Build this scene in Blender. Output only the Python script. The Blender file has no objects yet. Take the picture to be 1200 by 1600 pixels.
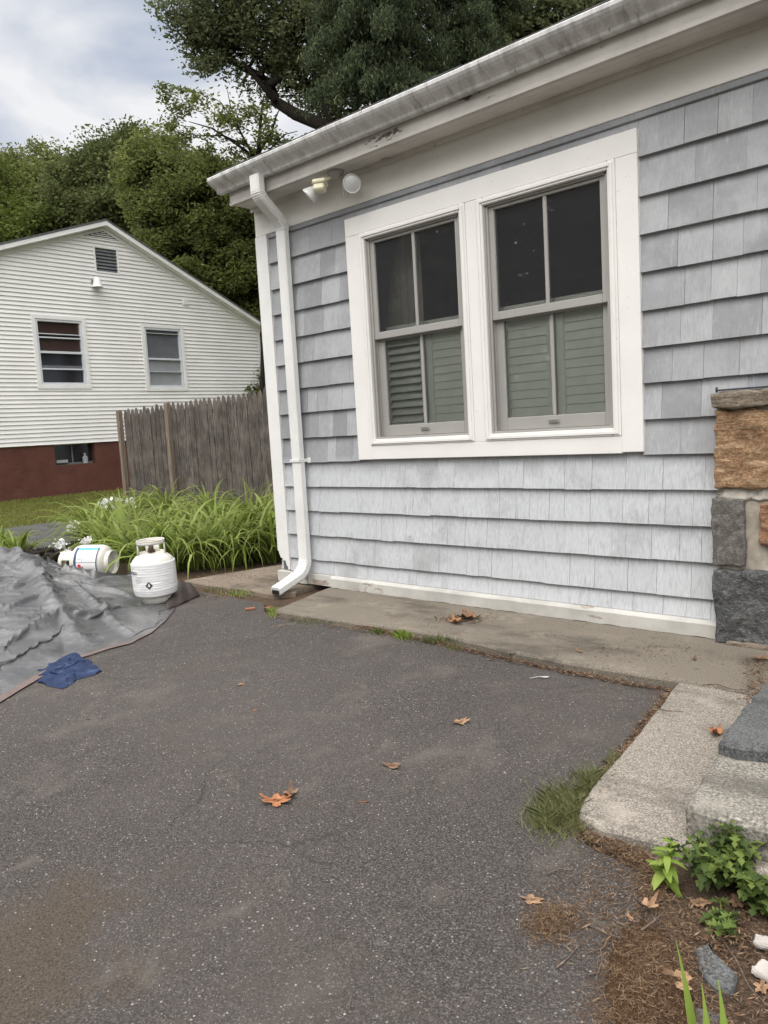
import bpy, math, random
import numpy as np
from mathutils import Vector, Matrix, noise as mnoise
random.seed(7); rng = np.random.default_rng(7)
S = bpy.context.scene; C = S.collection; PI = math.pi
rad = math.radians

# ------------------------------------------------------------------ camera
CAMZ = 1.15; FPX = 1206.954; YAW, PITCH, ROLL = rad(47.8215), rad(6.07115), rad(-3.33596)
def _basis():
    F = Vector((-math.cos(YAW)*math.cos(PITCH), math.sin(YAW)*math.cos(PITCH), -math.sin(PITCH)))
    R = Vector((math.sin(YAW), math.cos(YAW), 0)); U = R.cross(F)
    c, s = math.cos(ROLL), math.sin(ROLL)
    return c*R+s*U, -s*R+c*U, F
CR, CU, CF = _basis()
cam = bpy.data.objects.new('camera', bpy.data.cameras.new('camera')); C.objects.link(cam)
cam.matrix_world = Matrix(((CR.x, CU.x, -CF.x, 0), (CR.y, CU.y, -CF.y, 0), (CR.z, CU.z, -CF.z, CAMZ), (0, 0, 0, 1)))
cam.data.sensor_fit = 'VERTICAL'; cam.data.sensor_height = 36; cam.data.sensor_width = 27
cam.data.lens = FPX/1600*36; cam.data.clip_start = .05; cam.data.clip_end = 2000
S.camera = cam
def ray(x, y): return CF + CR*((x-600)/FPX) - CU*((y-800)/FPX)
def gz(x, y, z=0.):                       # point on the level z seen at photo pixel x, y
    d = ray(x, y); return Vector((0, 0, CAMZ)) + d*((z-CAMZ)/d.z)
def dp(x, y, D): return Vector((0, 0, CAMZ)) + ray(x, y)*D
def wy(x, y, Y): d = ray(x, y); return Vector((0, 0, CAMZ)) + d*(Y/d.y)
def base_at(x, D, z=0.):                  # a foot on the ground under the pixel column x at depth D
    p = dp(x, 690, D); return Vector((p.x, p.y, z))

# ------------------------------------------------------------------ light
SUN = Vector((.06, -.52, .85)).normalized()
w = bpy.data.worlds.new('World'); S.world = w; w.use_nodes = True
nt = w.node_tree; nt.nodes.clear()
def wn(t, **k):
    n = nt.nodes.new(t)
    for a, b in k.items(): setattr(n, a, b)
    return n
out = wn('ShaderNodeOutputWorld'); mixs = wn('ShaderNodeMixShader'); b1 = wn('ShaderNodeBackground'); b2 = wn('ShaderNodeBackground')
sky = wn('ShaderNodeTexSky', sky_type='NISHITA', sun_disc=False)
sky.sun_elevation = math.asin(SUN.z); sky.sun_rotation = math.atan2(SUN.x, SUN.y)
sky.dust_density = 2.; nt.links.new(sky.outputs[0], b1.inputs[0]); b1.inputs[1].default_value = .10
tc = wn('ShaderNodeTexCoord'); mp = wn('ShaderNodeMapping'); mp.inputs['Scale'].default_value = (1, 1, 2.2); mp.inputs['Location'].default_value = (.35, .1, .0)
nt.links.new(tc.outputs['Generated'], mp.inputs[0])
nz = wn('ShaderNodeTexNoise'); nz.inputs['Scale'].default_value = 3.2; nz.inputs['Detail'].default_value = 5; nz.inputs['Roughness'].default_value = .5; nz.inputs['Distortion'].default_value = .4
nt.links.new(mp.outputs[0], nz.inputs[0])
cr = wn('ShaderNodeValToRGB'); nt.links.new(nz.outputs[0], cr.inputs[0])
cr.color_ramp.elements[0].position = .41; cr.color_ramp.elements[0].color = (.50, .565, .69, 1)
cr.color_ramp.elements[1].position = .60; cr.color_ramp.elements[1].color = (.97, .97, .98, 1)
dt = wn('ShaderNodeVectorMath', operation='DOT_PRODUCT'); dt.inputs[1].default_value = SUN; nt.links.new(tc.outputs['Generated'], dt.inputs[0])
mr = wn('ShaderNodeMapRange'); nt.links.new(dt.outputs['Value'], mr.inputs[0])
mr.inputs[1].default_value = .22; mr.inputs[2].default_value = 1; mr.inputs[3].default_value = 0.; mr.inputs[4].default_value = 1.
vm = wn('ShaderNodeVectorMath', operation='SCALE'); nt.links.new(cr.outputs[0], vm.inputs[0]); vm.inputs['Scale'].default_value = 1.
va = wn('ShaderNodeVectorMath', operation='SCALE'); va.inputs[0].default_value = (3.6, 3.48, 3.30); nt.links.new(mr.outputs[0], va.inputs['Scale'])
vb = wn('ShaderNodeVectorMath', operation='ADD'); nt.links.new(vm.outputs[0], vb.inputs[0]); nt.links.new(va.outputs[0], vb.inputs[1])
nt.links.new(vb.outputs[0], b2.inputs[0]); b2.inputs[1].default_value = 1.0
mixs.inputs[0].default_value = .9
nt.links.new(b1.outputs[0], mixs.inputs[1]); nt.links.new(b2.outputs[0], mixs.inputs[2]); nt.links.new(mixs.outputs[0], out.inputs[0])
sl = bpy.data.lights.new('sun', 'SUN'); sl.energy = 1.0; sl.angle = rad(26); sl.color = (1, .955, .89)
so = bpy.data.objects.new('sun', sl); C.objects.link(so); so.rotation_euler = SUN.to_track_quat('Z', 'Y').to_euler()
S.view_settings.view_transform = 'Standard'; S.view_settings.look = 'None'; S.view_settings.exposure = 0.; S.view_settings.gamma = 1
S.render.engine = 'CYCLES'; S.render.resolution_x = 768; S.render.resolution_y = 1024
S.cycles.max_bounces = 6

# ------------------------------------------------------------------ material helper
class NT:
    def __init__(s, name, rough=.8, spec=.3):
        s.m = bpy.data.materials.new(name); s.m.use_nodes = True; s.t = s.m.node_tree
        s.b = s.t.nodes['Principled BSDF']; s.b.inputs['Roughness'].default_value = rough; s.b.inputs['Specular IOR Level'].default_value = spec
        s.co = s.t.nodes.new('ShaderNodeTexCoord').outputs['Object']
        s.po = s.t.nodes.new('ShaderNodeNewGeometry')
    def n(s, t, **k):
        n = s.t.nodes.new(t)
        for a, b in k.items(): setattr(n, a, b)
        return n
    def L(s, a, b): s.t.links.new(a, b)
    def mp(s, scale=(1, 1, 1), rot=(0, 0, 0), src=None, loc=(0, 0, 0)):
        n = s.n('ShaderNodeMapping'); n.inputs['Scale'].default_value = scale; n.inputs['Rotation'].default_value = rot; n.inputs['Location'].default_value = loc
        s.L(src or s.co, n.inputs[0]); return n.outputs[0]
    def noise(s, scale, detail=4, rough=.55, vec=None, dist=0, out=0):
        n = s.n('ShaderNodeTexNoise'); n.inputs['Scale'].default_value = scale; n.inputs['Detail'].default_value = detail
        n.inputs['Roughness'].default_value = rough; n.inputs['Distortion'].default_value = dist; s.L(vec or s.co, n.inputs[0]); return n.outputs[out]
    def vor(s, scale, feature='F1', vec=None, out='Distance', rnd=1):
        n = s.n('ShaderNodeTexVoronoi', feature=feature); n.inputs['Scale'].default_value = scale; n.inputs['Randomness'].default_value = rnd
        s.L(vec or s.co, n.inputs[0]); return n.outputs[out]
    def ramp(s, f, *st, interp='LINEAR'):
        n = s.n('ShaderNodeValToRGB'); s.L(f, n.inputs[0]); e = n.color_ramp.elements; n.color_ramp.interpolation = interp
        while len(e) < len(st): e.new(.5)
        for i, (p, c) in enumerate(st):
            e[i].position = p; e[i].color = (c, c, c, 1) if isinstance(c, (int, float)) else (*c, 1)
        return n.outputs[0]
    def mix(s, f, a, b, mode='MIX'):
        n = s.n('ShaderNodeMix', data_type='RGBA', blend_type=mode)
        for i, v in ((0, f), (6, a), (7, b)):
            if isinstance(v, (int, float)): n.inputs[i].default_value = v if i == 0 else (v, v, v, 1)
            elif isinstance(v, tuple): n.inputs[i].default_value = (*v, 1)
            else: s.L(v, n.inputs[i])
        return n.outputs[2]
    def math(s, op, a, b=0.):
        n = s.n('ShaderNodeMath', operation=op)
        for i, v in ((0, a), (1, b)):
            if isinstance(v, (int, float)): n.inputs[i].default_value = v
            else: s.L(v, n.inputs[i])
        return n.outputs[0]
    def island(s): return s.po.outputs['Random Per Island']
    def col(s, c):
        if isinstance(c, tuple): s.b.inputs['Base Color'].default_value = (*c, 1)
        else: s.L(c, s.b.inputs['Base Color'])
        return s
    def bump(s, h, strength=.3, dist=.01, prev=None):
        n = s.n('ShaderNodeBump'); n.inputs['Strength'].default_value = strength; n.inputs['Distance'].default_value = dist
        s.L(h, n.inputs['Height'])
        if prev: s.L(prev, n.inputs['Normal'])
        s.L(n.outputs[0], s.b.inputs['Normal']); return n.outputs[0]

M = {}; GZ = -.028
def plain(name, c, rough=.7, var=.12, scale=8, bump=.0, spec=.3, metal=0):
    m = NT(name, rough, spec); f = m.noise(scale, 5)
    lo = tuple(x*(1-var) for x in c); hi = tuple(min(1, x*(1+var)) for x in c)
    m.col(m.ramp(f, (.3, lo), (.7, hi)))
    if bump: m.bump(m.noise(scale*8, 3), bump, .004)
    m.b.inputs['Metallic'].default_value = metal
    M[name] = m.m; return m.m

def white_paint(name, c=(.80, .79, .76), dirt=.25, peel=None, peel_c=(.10, .07, .05), axis='x', rough=.5):
    m = NT(name, rough, .35)
    sc = (1, 1, 6) if axis == 'x' else (6, 6, 1)
    base = m.ramp(m.noise(3, 6, .6), (.25, tuple(x*(1-dirt) for x in c)), (.6, c))
    spot = m.ramp(m.noise(55, 2, .5), (.70, 0.), (.76, .35))
    base = m.mix(spot, base, (.30, .27, .23))
    gr = m.noise(9, 6, .65, m.mp((1, 14, 14) if axis == 'x' else (14, 14, 1)))
    base = m.mix(m.ramp(gr, (.62, 0.), (.78, .22)), base, (.35, .32, .29))
    if peel is not None:
        p = m.noise(peel[0], 8, .68, m.mp((.35, 1, 1) if axis == 'x' else (1, 1, .35)))
        pk = m.ramp(p, (peel[1], 0.), (peel[1]+.012, 1.))
        base = m.mix(pk, base, m.ramp(m.noise(30, 4), (.3, peel_c), (.7, tuple(x*2 for x in peel_c))))
        m.bump(m.math('ADD', m.math('MULTIPLY', pk, -1.), m.math('MULTIPLY', gr, .25)), .6, .002)
    else: m.bump(gr, .22, .0015)
    m.col(base); M[name] = m.m
white_paint('trim_white', (.77, .755, .73), .07)
white_paint('corner_white', (.76, .755, .74), .12, (5, .68), axis='z')
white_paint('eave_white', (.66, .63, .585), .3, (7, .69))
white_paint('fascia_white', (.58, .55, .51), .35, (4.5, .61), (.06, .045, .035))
white_paint('frieze_white', (.80, .78, .735), .12)
white_paint('skirt_white', (.56, .545, .51), .4, (9, .60), (.24, .20, .17))
white_paint('pipe_white', (.74, .74, .72), .15, (11, .69), (.16, .14, .12), axis='z')

def gutter_mat():
    m = NT('gutter_metal', .45, .4)
    s_ = m.noise(7, 7, .7, m.mp((2.2, 1, .5)))
    b = m.ramp(s_, (.3, (.40, .39, .385)), (.5, (.64, .63, .625)), (.66, (.78, .775, .77)))
    v = m.noise(26, 4, .6, m.mp((1, .2, .2)))
    b = m.mix(m.ramp(v, (.56, 0.), (.68, .6)), b, (.26, .235, .21))
    k = m.vor(16, vec=m.mp((1, .5, .5))); b = m.mix(m.ramp(k, (.06, .7), (.1, 0.)), b, (.12, .11, .10))
    m.col(b); m.bump(s_, .2, .004); M['gutter'] = m.m
gutter_mat()
def shingle_mat():
    m = NT('shingle_paint', .75, .2); r = m.island()
    off = m.n('ShaderNodeVectorMath', operation='MULTIPLY_ADD'); m.L(m.co, off.inputs[0]); off.inputs[1].default_value = (1, 1, 1)
    cmb = m.n('ShaderNodeCombineXYZ'); m.L(m.math('MULTIPLY', r, 37.), cmb.inputs[0]); m.L(m.math('MULTIPLY', r, 11.), cmb.inputs[2]); m.L(cmb.outputs[0], off.inputs[2])
    v = off.outputs[0]
    wv = m.noise(3.2, 5, .6, m.mp((7, 1, 1.5), src=v), dist=1.6)
    fine = m.noise(60, 3, .6, m.mp((5, 1, .35), src=v))
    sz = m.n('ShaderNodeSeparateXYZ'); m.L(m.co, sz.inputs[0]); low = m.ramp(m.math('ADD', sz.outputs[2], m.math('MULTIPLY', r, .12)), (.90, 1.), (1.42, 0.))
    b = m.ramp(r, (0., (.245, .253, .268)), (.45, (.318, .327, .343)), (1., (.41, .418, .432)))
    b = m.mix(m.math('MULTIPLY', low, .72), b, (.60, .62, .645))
    b = m.mix(m.ramp(wv, (.53, 0.), (.68, .42)), b, (.30, .30, .31))
    b = m.mix(m.ramp(wv, (.28, .5), (.42, 0.)), b, (.46, .48, .50))
    b = m.mix(m.ramp(fine, (.36, .40), (.56, 0.)), b, (.22, .225, .235))
    big = m.noise(2.2, 7, .7); b = m.mix(m.ramp(big, (.36, .4), (.5, 0.)), b, (.48, .49, .50)); b = m.mix(m.ramp(big, (.52, 0.), (.66, .45)), b, (.23, .225, .225))
    nail = m.vor(5.2, vec=m.co); b = m.mix(m.ramp(nail, (.018, .85), (.028, 0.)), b, (.10, .08, .07))
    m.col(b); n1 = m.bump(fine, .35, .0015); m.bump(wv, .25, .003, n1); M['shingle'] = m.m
shingle_mat()
plain('under_paper', (.12, .12, .13)); plain('sash_grey', (.335, .325, .308), .55, .06, 4, .05)
plain('sage_paint', (.82, .86, .77), .5, .05); plain('interior', (.50, .48, .47), .9, .1, 1); plain('curtain', (.42, .40, .35), .9, .06, 3)
plain('hardware', (.42, .41, .38), .35, .1, 30, metal=.7); plain('dark_hole', (.012, .011, .01), .9, .1)
plain('cream_plastic', (.66, .63, .46), .4, .06, 10); plain('lamp_grey', (.36, .35, .33), .5, .15, 12, .1); plain('bulb_glass', (.52, .52, .51), .12, .03, spec=.6)

def glass_mat(name, refl=1., tint=(.8, .83, .82)):
    m = bpy.data.materials.new(name); m.use_nodes = True; t = m.node_tree; t.nodes.clear()
    o = t.nodes.new('ShaderNodeOutputMaterial'); mx = t.nodes.new('ShaderNodeMixShader'); tr = t.nodes.new('ShaderNodeBsdfTransparent'); g = t.nodes.new('ShaderNodeBsdfGlossy')
    fr = t.nodes.new('ShaderNodeFresnel'); fr.inputs[0].default_value = 1.5
    nz = t.nodes.new('ShaderNodeTexNoise'); nz.inputs['Scale'].default_value = 1.4; bp = t.nodes.new('ShaderNodeBump'); bp.inputs['Strength'].default_value = .04
    t.links.new(nz.outputs[0], bp.inputs['Height']); t.links.new(bp.outputs[0], g.inputs['Normal'])
    g.inputs['Roughness'].default_value = .02; tr.inputs[0].default_value = (*tint, 1)
    t.links.new(fr.outputs[0], mx.inputs[0]); t.links.new(tr.outputs[0], mx.inputs[1]); t.links.new(g.outputs[0], mx.inputs[2]); df = t.nodes.new('ShaderNodeBsdfDiffuse'); df.inputs[0].default_value = (.75, .73, .80, 1); m2_ = t.nodes.new('ShaderNodeMixShader'); m2_.inputs[0].default_value = .028; t.links.new(mx.outputs[0], m2_.inputs[1]); t.links.new(df.outputs[0], m2_.inputs[2]); t.links.new(m2_.outputs[0], o.inputs[0]); M[name] = m
glass_mat('glass', 1., (.95, .96, .95))

def asphalt():
    m = NT('asphalt', .85, .3)
    big = m.noise(.9, 6, .62); med = m.noise(5.5, 6, .7, dist=.4); fine = m.noise(170, 5, .75)
    b = m.ramp(fine, (.36, (.018, .0155, .0145)), (.5, (.053, .046, .0425)), (.64, (.140, .122, .113)))
    b = m.mix(m.ramp(big, (.42, 0.), (.62, .5)), b, (.086, .075, .069))
    b = m.mix(m.ramp(med, (.58, 0.), (.74, .6)), b, (.150, .132, .112))
    b = m.mix(m.ramp(med, (.26, .6), (.40, 0.)), b, (.028, .026, .026))
    v = m.n('ShaderNodeTexVoronoi'); v.inputs['Scale'].default_value = 115; m.L(m.co, v.inputs[0])
    sep = m.n('ShaderNodeSeparateColor'); m.L(v.outputs['Color'], sep.inputs[0])
    v3 = m.noise(3, 5, .7); mask = m.math('MULTIPLY', m.ramp(m.math('SUBTRACT', v.outputs['Distance'], m.math('MULTIPLY', sep.outputs[2], .30)), (.06, 1.), (.12, 0.)), m.ramp(sep.outputs[0], (.86, 0.), (.87, 1.)))
    b = m.mix(m.math('MULTIPLY', mask, m.ramp(v3, (.35, .15), (.6, .85))), b, m.ramp(sep.outputs[1], (0., (.15, .14, .13)), (1., (.46, .43, .40))))
    v2 = m.n('ShaderNodeTexVoronoi'); v2.inputs['Scale'].default_value = 210; m.L(m.co, v2.inputs[0])
    s2 = m.n('ShaderNodeSeparateColor'); m.L(v2.outputs['Color'], s2.inputs[0])
    mk2 = m.math('MULTIPLY', m.ramp(v2.outputs['Distance'], (.3, 1.), (.45, 0.)), m.ramp(s2.outputs[0], (.80, 0.), (.83, .65)))
    b = m.mix(mk2, b, (.24, .225, .21))
    # worn brown patches and hairline cracks
    dn = m.n('ShaderNodeVectorMath', operation='DISTANCE'); m.L(m.co, dn.inputs[0]); dn.inputs[1].default_value = tuple(gz(-10, 1500, GZ)); dm_ = m.math('ADD', dn.outputs['Value'], m.math('MULTIPLY', m.noise(5, 8, .75), 1.1)); b = m.mix(m.ramp(dm_, (.72, .85), (.92, 0.)), b, m.ramp(fine, (.35, (.025, .018, .012)), (.6, (.11, .085, .062))))
    st = m.noise(1.7, 7, .7, m.mp((1, 1, 1), loc=(3.1, 1.7, 0)))
    b = m.mix(m.ramp(st, (.54, 0.), (.72, .45)), b, (.085, .069, .058))
    du = m.noise(2.3, 8, .74, m.mp((1, .55, 1), rot=(0, 0, .7), loc=(7, 2, 0))); b = m.mix(m.ramp(du, (.55, 0.), (.70, .42)), b, (.17, .148, .130))
    wp = m.n('ShaderNodeVectorMath', operation='MULTIPLY_ADD'); m.L(m.noise(2.5, 4, out=1), wp.inputs[0]); wp.inputs[1].default_value = (.45, .45, 0); m.L(m.co, wp.inputs[2])
    ck = m.vor(1.1, 'DISTANCE_TO_EDGE', wp.outputs[0]); ckm = m.math('MULTIPLY', m.ramp(ck, (.002, 1.), (.006, 0.)), m.ramp(m.noise(1.2, 2), (.52, 0.), (.60, 1.)))
    b = m.mix(m.math('MULTIPLY', ckm, .6), b, (.03, .028, .026))
    m.col(b); n1 = m.bump(med, .5, .02); n2 = m.bump(fine, .75, .006, n1); m.bump(m.math('SUBTRACT', m.math('MULTIPLY', mk2, .5), ckm), .5, .006, n2); M['asphalt'] = m.m
asphalt()
def concrete(name, c, spk=.5, sc=110):
    m = NT(name, .88, .2); big = m.noise(2.2, 7, .65); f = m.noise(sc, 4, .75)
    b = m.ramp(big, (.3, tuple(x*.72 for x in c)), (.65, c))
    b = m.mix(spk, b, m.ramp(f, (.38, tuple(x*.36 for x in c)), (.5, c), (.62, tuple(min(1, x*2.) for x in c))))
    d = m.noise(1.5, 7, .7, m.mp((.6, 1.6, 1), loc=(1, 4, 2))); b = m.mix(m.ramp(d, (.50, 0.), (.62, .75)), b, tuple(x*.40 for x in c)); h_ = m.noise(4.5, 8, .75, m.mp(loc=(9, 3, 1))); b = m.mix(m.ramp(h_, (.54, 0.), (.64, .5)), b, tuple(min(1, x*1.6) for x in c)); v_ = m.vor(70); b = m.mix(m.ramp(v_, (.10, .55), (.2, 0.)), b, tuple(x*.3 for x in c))
    m.col(b); n1 = m.bump(big, .35, .02); m.bump(f, .6, .004, n1); M[name] = m.m
concrete('slab_concrete', (.18, .157, .127), .6, 190); concrete('pad_concrete', (.235, .21, .18), .75, 170); concrete('left_concrete', (.20, .162, .125), .5, 120)
concrete('granite_dark', (.092, .095, .095), .75, 130); concrete('granite_light', (.20, .186, .162), .85, 110); concrete('path_grey', (.075, .073, .074), .5, 60)
def soil():
    m = NT('soil', .95, .1); a = m.noise(6, 8, .75); f = m.noise(120, 4, .8)
    b = m.ramp(f, (.3, (.035, .024, .018)), (.5, (.10, .068, .046)), (.7, (.22, .16, .11)))
    b = m.mix(m.ramp(a, (.4, 0.), (.6, .6)), b, (.06, .045, .036)); m.col(b); m.bump(f, .9, .01); M['soil'] = m.m
    m = NT('ground_grass', .95, .1); a = m.noise(.6, 8, .7); f = m.noise(40, 4, .8)
    b = m.ramp(f, (.3, (.04, .05, .015)), (.55, (.085, .105, .03)), (.75, (.15, .14, .06)))
    b = m.mix(m.ramp(a, (.45, 0.), (.6, .7)), b, (.13, .115, .055)); m.col(b); m.bump(f, .9, .02); M['ground'] = m.m
soil()
def leafy(name, a, b_, c, trans=.35, rough=.6, spec=.12):
    m = NT(name, rough, spec); r = m.island(); co = m.ramp(r, (0., a), (.55, b_), (1., c)); m.col(co)
    big = m.noise(.45, 3, .5); co2 = m.mix(m.ramp(big, (.35, .35), (.6, 0.)), co, tuple(x*.55 for x in a)); m.col(co2)
    tr = m.n('ShaderNodeBsdfTranslucent'); m.L(co2, tr.inputs[0]); mx = m.n('ShaderNodeMixShader'); mx.inputs[0].default_value = trans
    o = m.t.nodes['Material Output']; m.L(m.b.outputs[0], mx.inputs[1]); m.L(tr.outputs[0], mx.inputs[2]); m.L(mx.outputs[0], o.inputs[0]); M[name] = m.m
leafy('oak_leaf', (.075, .092, .040), (.125, .145, .065), (.20, .22, .115), .45); leafy('maple_leaf', (.085, .105, .03), (.15, .175, .05), (.24, .26, .085), .45)
leafy('dark_leaf', (.065, .085, .03), (.11, .13, .045), (.18, .20, .08), .45); leafy('conifer_needle', (.040, .055, .034), (.070, .092, .050), (.15, .17, .085), .3, .8, .04)
leafy('yellow_leaf', (.07, .10, .02), (.11, .145, .03), (.17, .20, .05)); leafy('lily_leaf', (.15, .16, .045), (.23, .32, .06), (.38, .45, .14), .4, .35)
leafy('weed_leaf', (.05, .075, .025), (.09, .135, .035), (.22, .29, .07), .35, .5); leafy('grass_blade', (.13, .15, .06), (.20, .22, .09), (.32, .30, .15), .3)
leafy('lawn_blade', (.13, .16, .04), (.21, .225, .055), (.34, .29, .10), .35); leafy('bright_leaf', (.20, .30, .05), (.26, .36, .07), (.34, .42, .11), .35, .4)
leafy('petal', (.80, .80, .78), (.85, .85, .83), (.88, .88, .86), .3); leafy('dead_brown', (.20, .10, .055), (.30, .16, .08), (.44, .26, .14), .1, .7, .15)
leafy('needle_litter', (.075, .044, .028), (.15, .092, .056), (.32, .23, .15), .05, .9, .1); leafy('grit_mat', (.12, .11, .10), (.26, .24, .22), (.55, .52, .48), 0., .8)
def bark():
    m = NT('bark', .95, .1); f = m.noise(9, 6, .7, m.mp((3, 3, .5))); m.col(m.ramp(f, (.3, (.010, .0085, .007)), (.7, (.04, .033, .027)))); m.bump(f, .8, .03); M['bark'] = m.m
    m = NT('fence_wood', .9, .15); r = m.island(); f = m.noise(14, 7, .72, m.mp((5, 5, .35))); g = m.noise(3, 5, .6)
    b = m.ramp(f, (.32, (.020, .017, .016)), (.5, (.086, .074, .068)), (.68, (.26, .235, .215)))
    b = m.mix(m.ramp(r, (0., .55), (.5, .1), (1., 0.)), b, (.055, .045, .042)); b = m.mix(m.ramp(g, (.45, 0.), (.65, .4)), b, (.22, .19, .16))
    k = m.vor(3.5); b = m.mix(m.ramp(k, (.03, .8), (.06, 0.)), b, (.03, .022, .018))
    m.col(b); m.bump(f, .8, .008); M['fence_wood'] = m.m
    m = NT('post_wood', .9, .15); f = m.noise(12, 7, .7, m.mp((5, 5, .35))); m.col(m.ramp(f, (.3, (.09, .07, .055)), (.5, (.19, .15, .12)), (.7, (.30, .25, .205)))); m.bump(f, .7, .006); M['post_wood'] = m.m
bark()
plain('siding', (.81, .795, .78), .6, .05, 1.5); plain('nb_trim', (.78, .77, .755), .6, .06, 2); plain('nb_alum', (.62, .64, .68), .45, .05, 3)
m = NT('foundation_red', .8, .2); a = m.noise(2, 7, .65); k = m.noise(1.2, 8, .75, m.mp((1, 1, 3))); m.col(m.mix(m.ramp(k, (.56, 0.), (.68, .3)), m.ramp(a, (.3, (.088, .036, .027)), (.7, (.135, .056, .042))), (.20, .10, .075))); m.bump(m.noise(30, 4), .4, .01); M['foundation_red'] = m.m
plain('vent_dark', (.10, .10, .11), .7, .2, 5); plain('vent_grey', (.15, .155, .165), .6, .12, 5); plain('roof_shingle', (.10, .10, .10), .9, .3, 20, .5); plain('pane_brown', (.05, .03, .026), .2, .2, 2, spec=.6)
plain('pane_dark', (.018, .017, .02), .12, .2, 2, spec=.7); plain('pane_grey', (.13, .135, .15), .2, .15, 3, spec=.6); plain('pane_light', (.30, .31, .32), .3, .1, 3, spec=.5)
plain('tank_cream', (.66, .64, .58), .38, .05, 7, spec=.4); plain('tank_brass', (.10, .07, .05), .5, .2, 30); plain('label_white', (.78, .78, .78), .35, .03); plain('label_blue', (.10, .38, .62), .4, .08)
plain('label_navy', (.05, .07, .16), .4, .08); plain('label_red', (.62, .05, .08), .4, .08); plain('print_grey', (.35, .36, .38), .5, .1); plain('ink', (.05, .05, .06), .5, .1)
m = NT('shrink_wrap', .3, .5); a = m.noise(7, 6, .6, m.mp((1.2, 1.2, 9))); m.col(m.ramp(a, (.3, (.66, .66, .67)), (.6, (.80, .80, .80)))); m.bump(m.noise(9, 5, .6, m.mp((.6, .6, 9)), dist=.6), .5, .008); M['shrink_wrap'] = m.m
def tarpm():
    m = NT('tarp_plastic', .25, .7); a = m.noise(3.5, 6, .65); b = m.ramp(a, (.32, (.060, .060, .062)), (.52, (.092, .091, .093)), (.66, (.145, .143, .144)))
    d = m.noise(14, 6, .7, dist=1.); b = m.mix(m.ramp(d, (.56, 0.), (.72, .45)), b, (.24, .23, .23))
    m.col(b); wp = m.n('ShaderNodeVectorMath', operation='MULTIPLY_ADD'); m.L(m.noise(4, 4, out=1), wp.inputs[0]); wp.inputs[1].default_value = (.22, .22, .1); m.L(m.co, wp.inputs[2])
    n0 = m.bump(m.vor(8, vec=wp.outputs[0]), .22, .012); n1 = m.bump(m.vor(21, vec=wp.outputs[0]), .16, .006, n0); m.bump(m.noise(260, 2, .5, m.mp((1, 1, 1))), .15, .002, n1); M['tarp'] = m.m
tarpm(); plain('tarp_under', (.055, .042, .038), .6, .2, 12, .2); plain('tarp_hem', (.15, .11, .10), .7, .15, 12, .2)
m = NT('denim_blue', .85, .2); m.col(m.ramp(m.noise(14, 6, .7), (.3, (.010, .017, .045)), (.55, (.024, .040, .095)), (.75, (.075, .105, .19)))); m.bump(m.noise(70, 3), .5, .004); M['denim'] = m.m
def stone(name, a, b_, c, sc=(1, 1, 5), bs=1.):
    m = NT(name, .8, .3); f = m.noise(9, 8, .72, m.mp(sc), dist=.6); g = m.noise(70, 4, .8, m.mp((1, 1, 1.8)))
    b = m.ramp(f, (.3, a), (.5, b_), (.72, c)); b = m.mix(.45, b, m.ramp(g, (.35, tuple(x*.5 for x in a)), (.52, b_), (.70, tuple(min(1, x*1.5) for x in c))))
    m.col(b); n1 = m.bump(f, bs, .03); m.bump(g, .7, .008, n1); M[name] = m.m
stone('stone_gold', (.13, .06, .03), (.40, .235, .125), (.74, .58, .40)); stone('stone_tan', (.15, .12, .09), (.27, .22, .165), (.40, .35, .29)); stone('stone_rust', (.18, .08, .045), (.36, .19, .11), (.48, .34, .24), (1, 1, 2))
stone('stone_grey', (.085, .078, .07), (.16, .15, .135), (.30, .285, .265), (3, 3, 1), .8); stone('stone_dark', (.03, .031, .032), (.095, .097, .097), (.34, .34, .33), (1.5, 1.5, 2), 1.)
plain('mortar', (.38, .34, .285), .95, .25, 25, .8); plain('mortar_light', (.40, .37, .33), .95, .15, 25, .6)
m = NT('twig_bark', .9, .1); m.col(m.ramp(m.noise(60), (.3, (.07, .05, .04)), (.7, (.20, .16, .13)))); M['twig'] = m.m
m = NT('clear_plastic', .15, .5); m.col((.8, .82, .84)); m.b.inputs['Alpha'].default_value = .55; M['clear_plastic'] = m.m
m = NT('heap', .95, .05); f = m.noise(160, 4, .8, m.mp((1, 1, 1)), dist=1.5); g = m.noise(14, 5, .7); m.col(m.mix(m.ramp(g, (.4, 0.), (.6, .6)), m.ramp(f, (.36, (.03, .017, .010)), (.5, (.11, .064, .038)), (.64, (.24, .15, .09))), (.06, .035, .021))); m.bump(f, 1., .01); M['heap'] = m.m
plain('brick_red', (.33, .14, .09), .9, .2, 40, .4); plain('white_stone', (.40, .37, .34), .85, .2, 12, .5)

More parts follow.
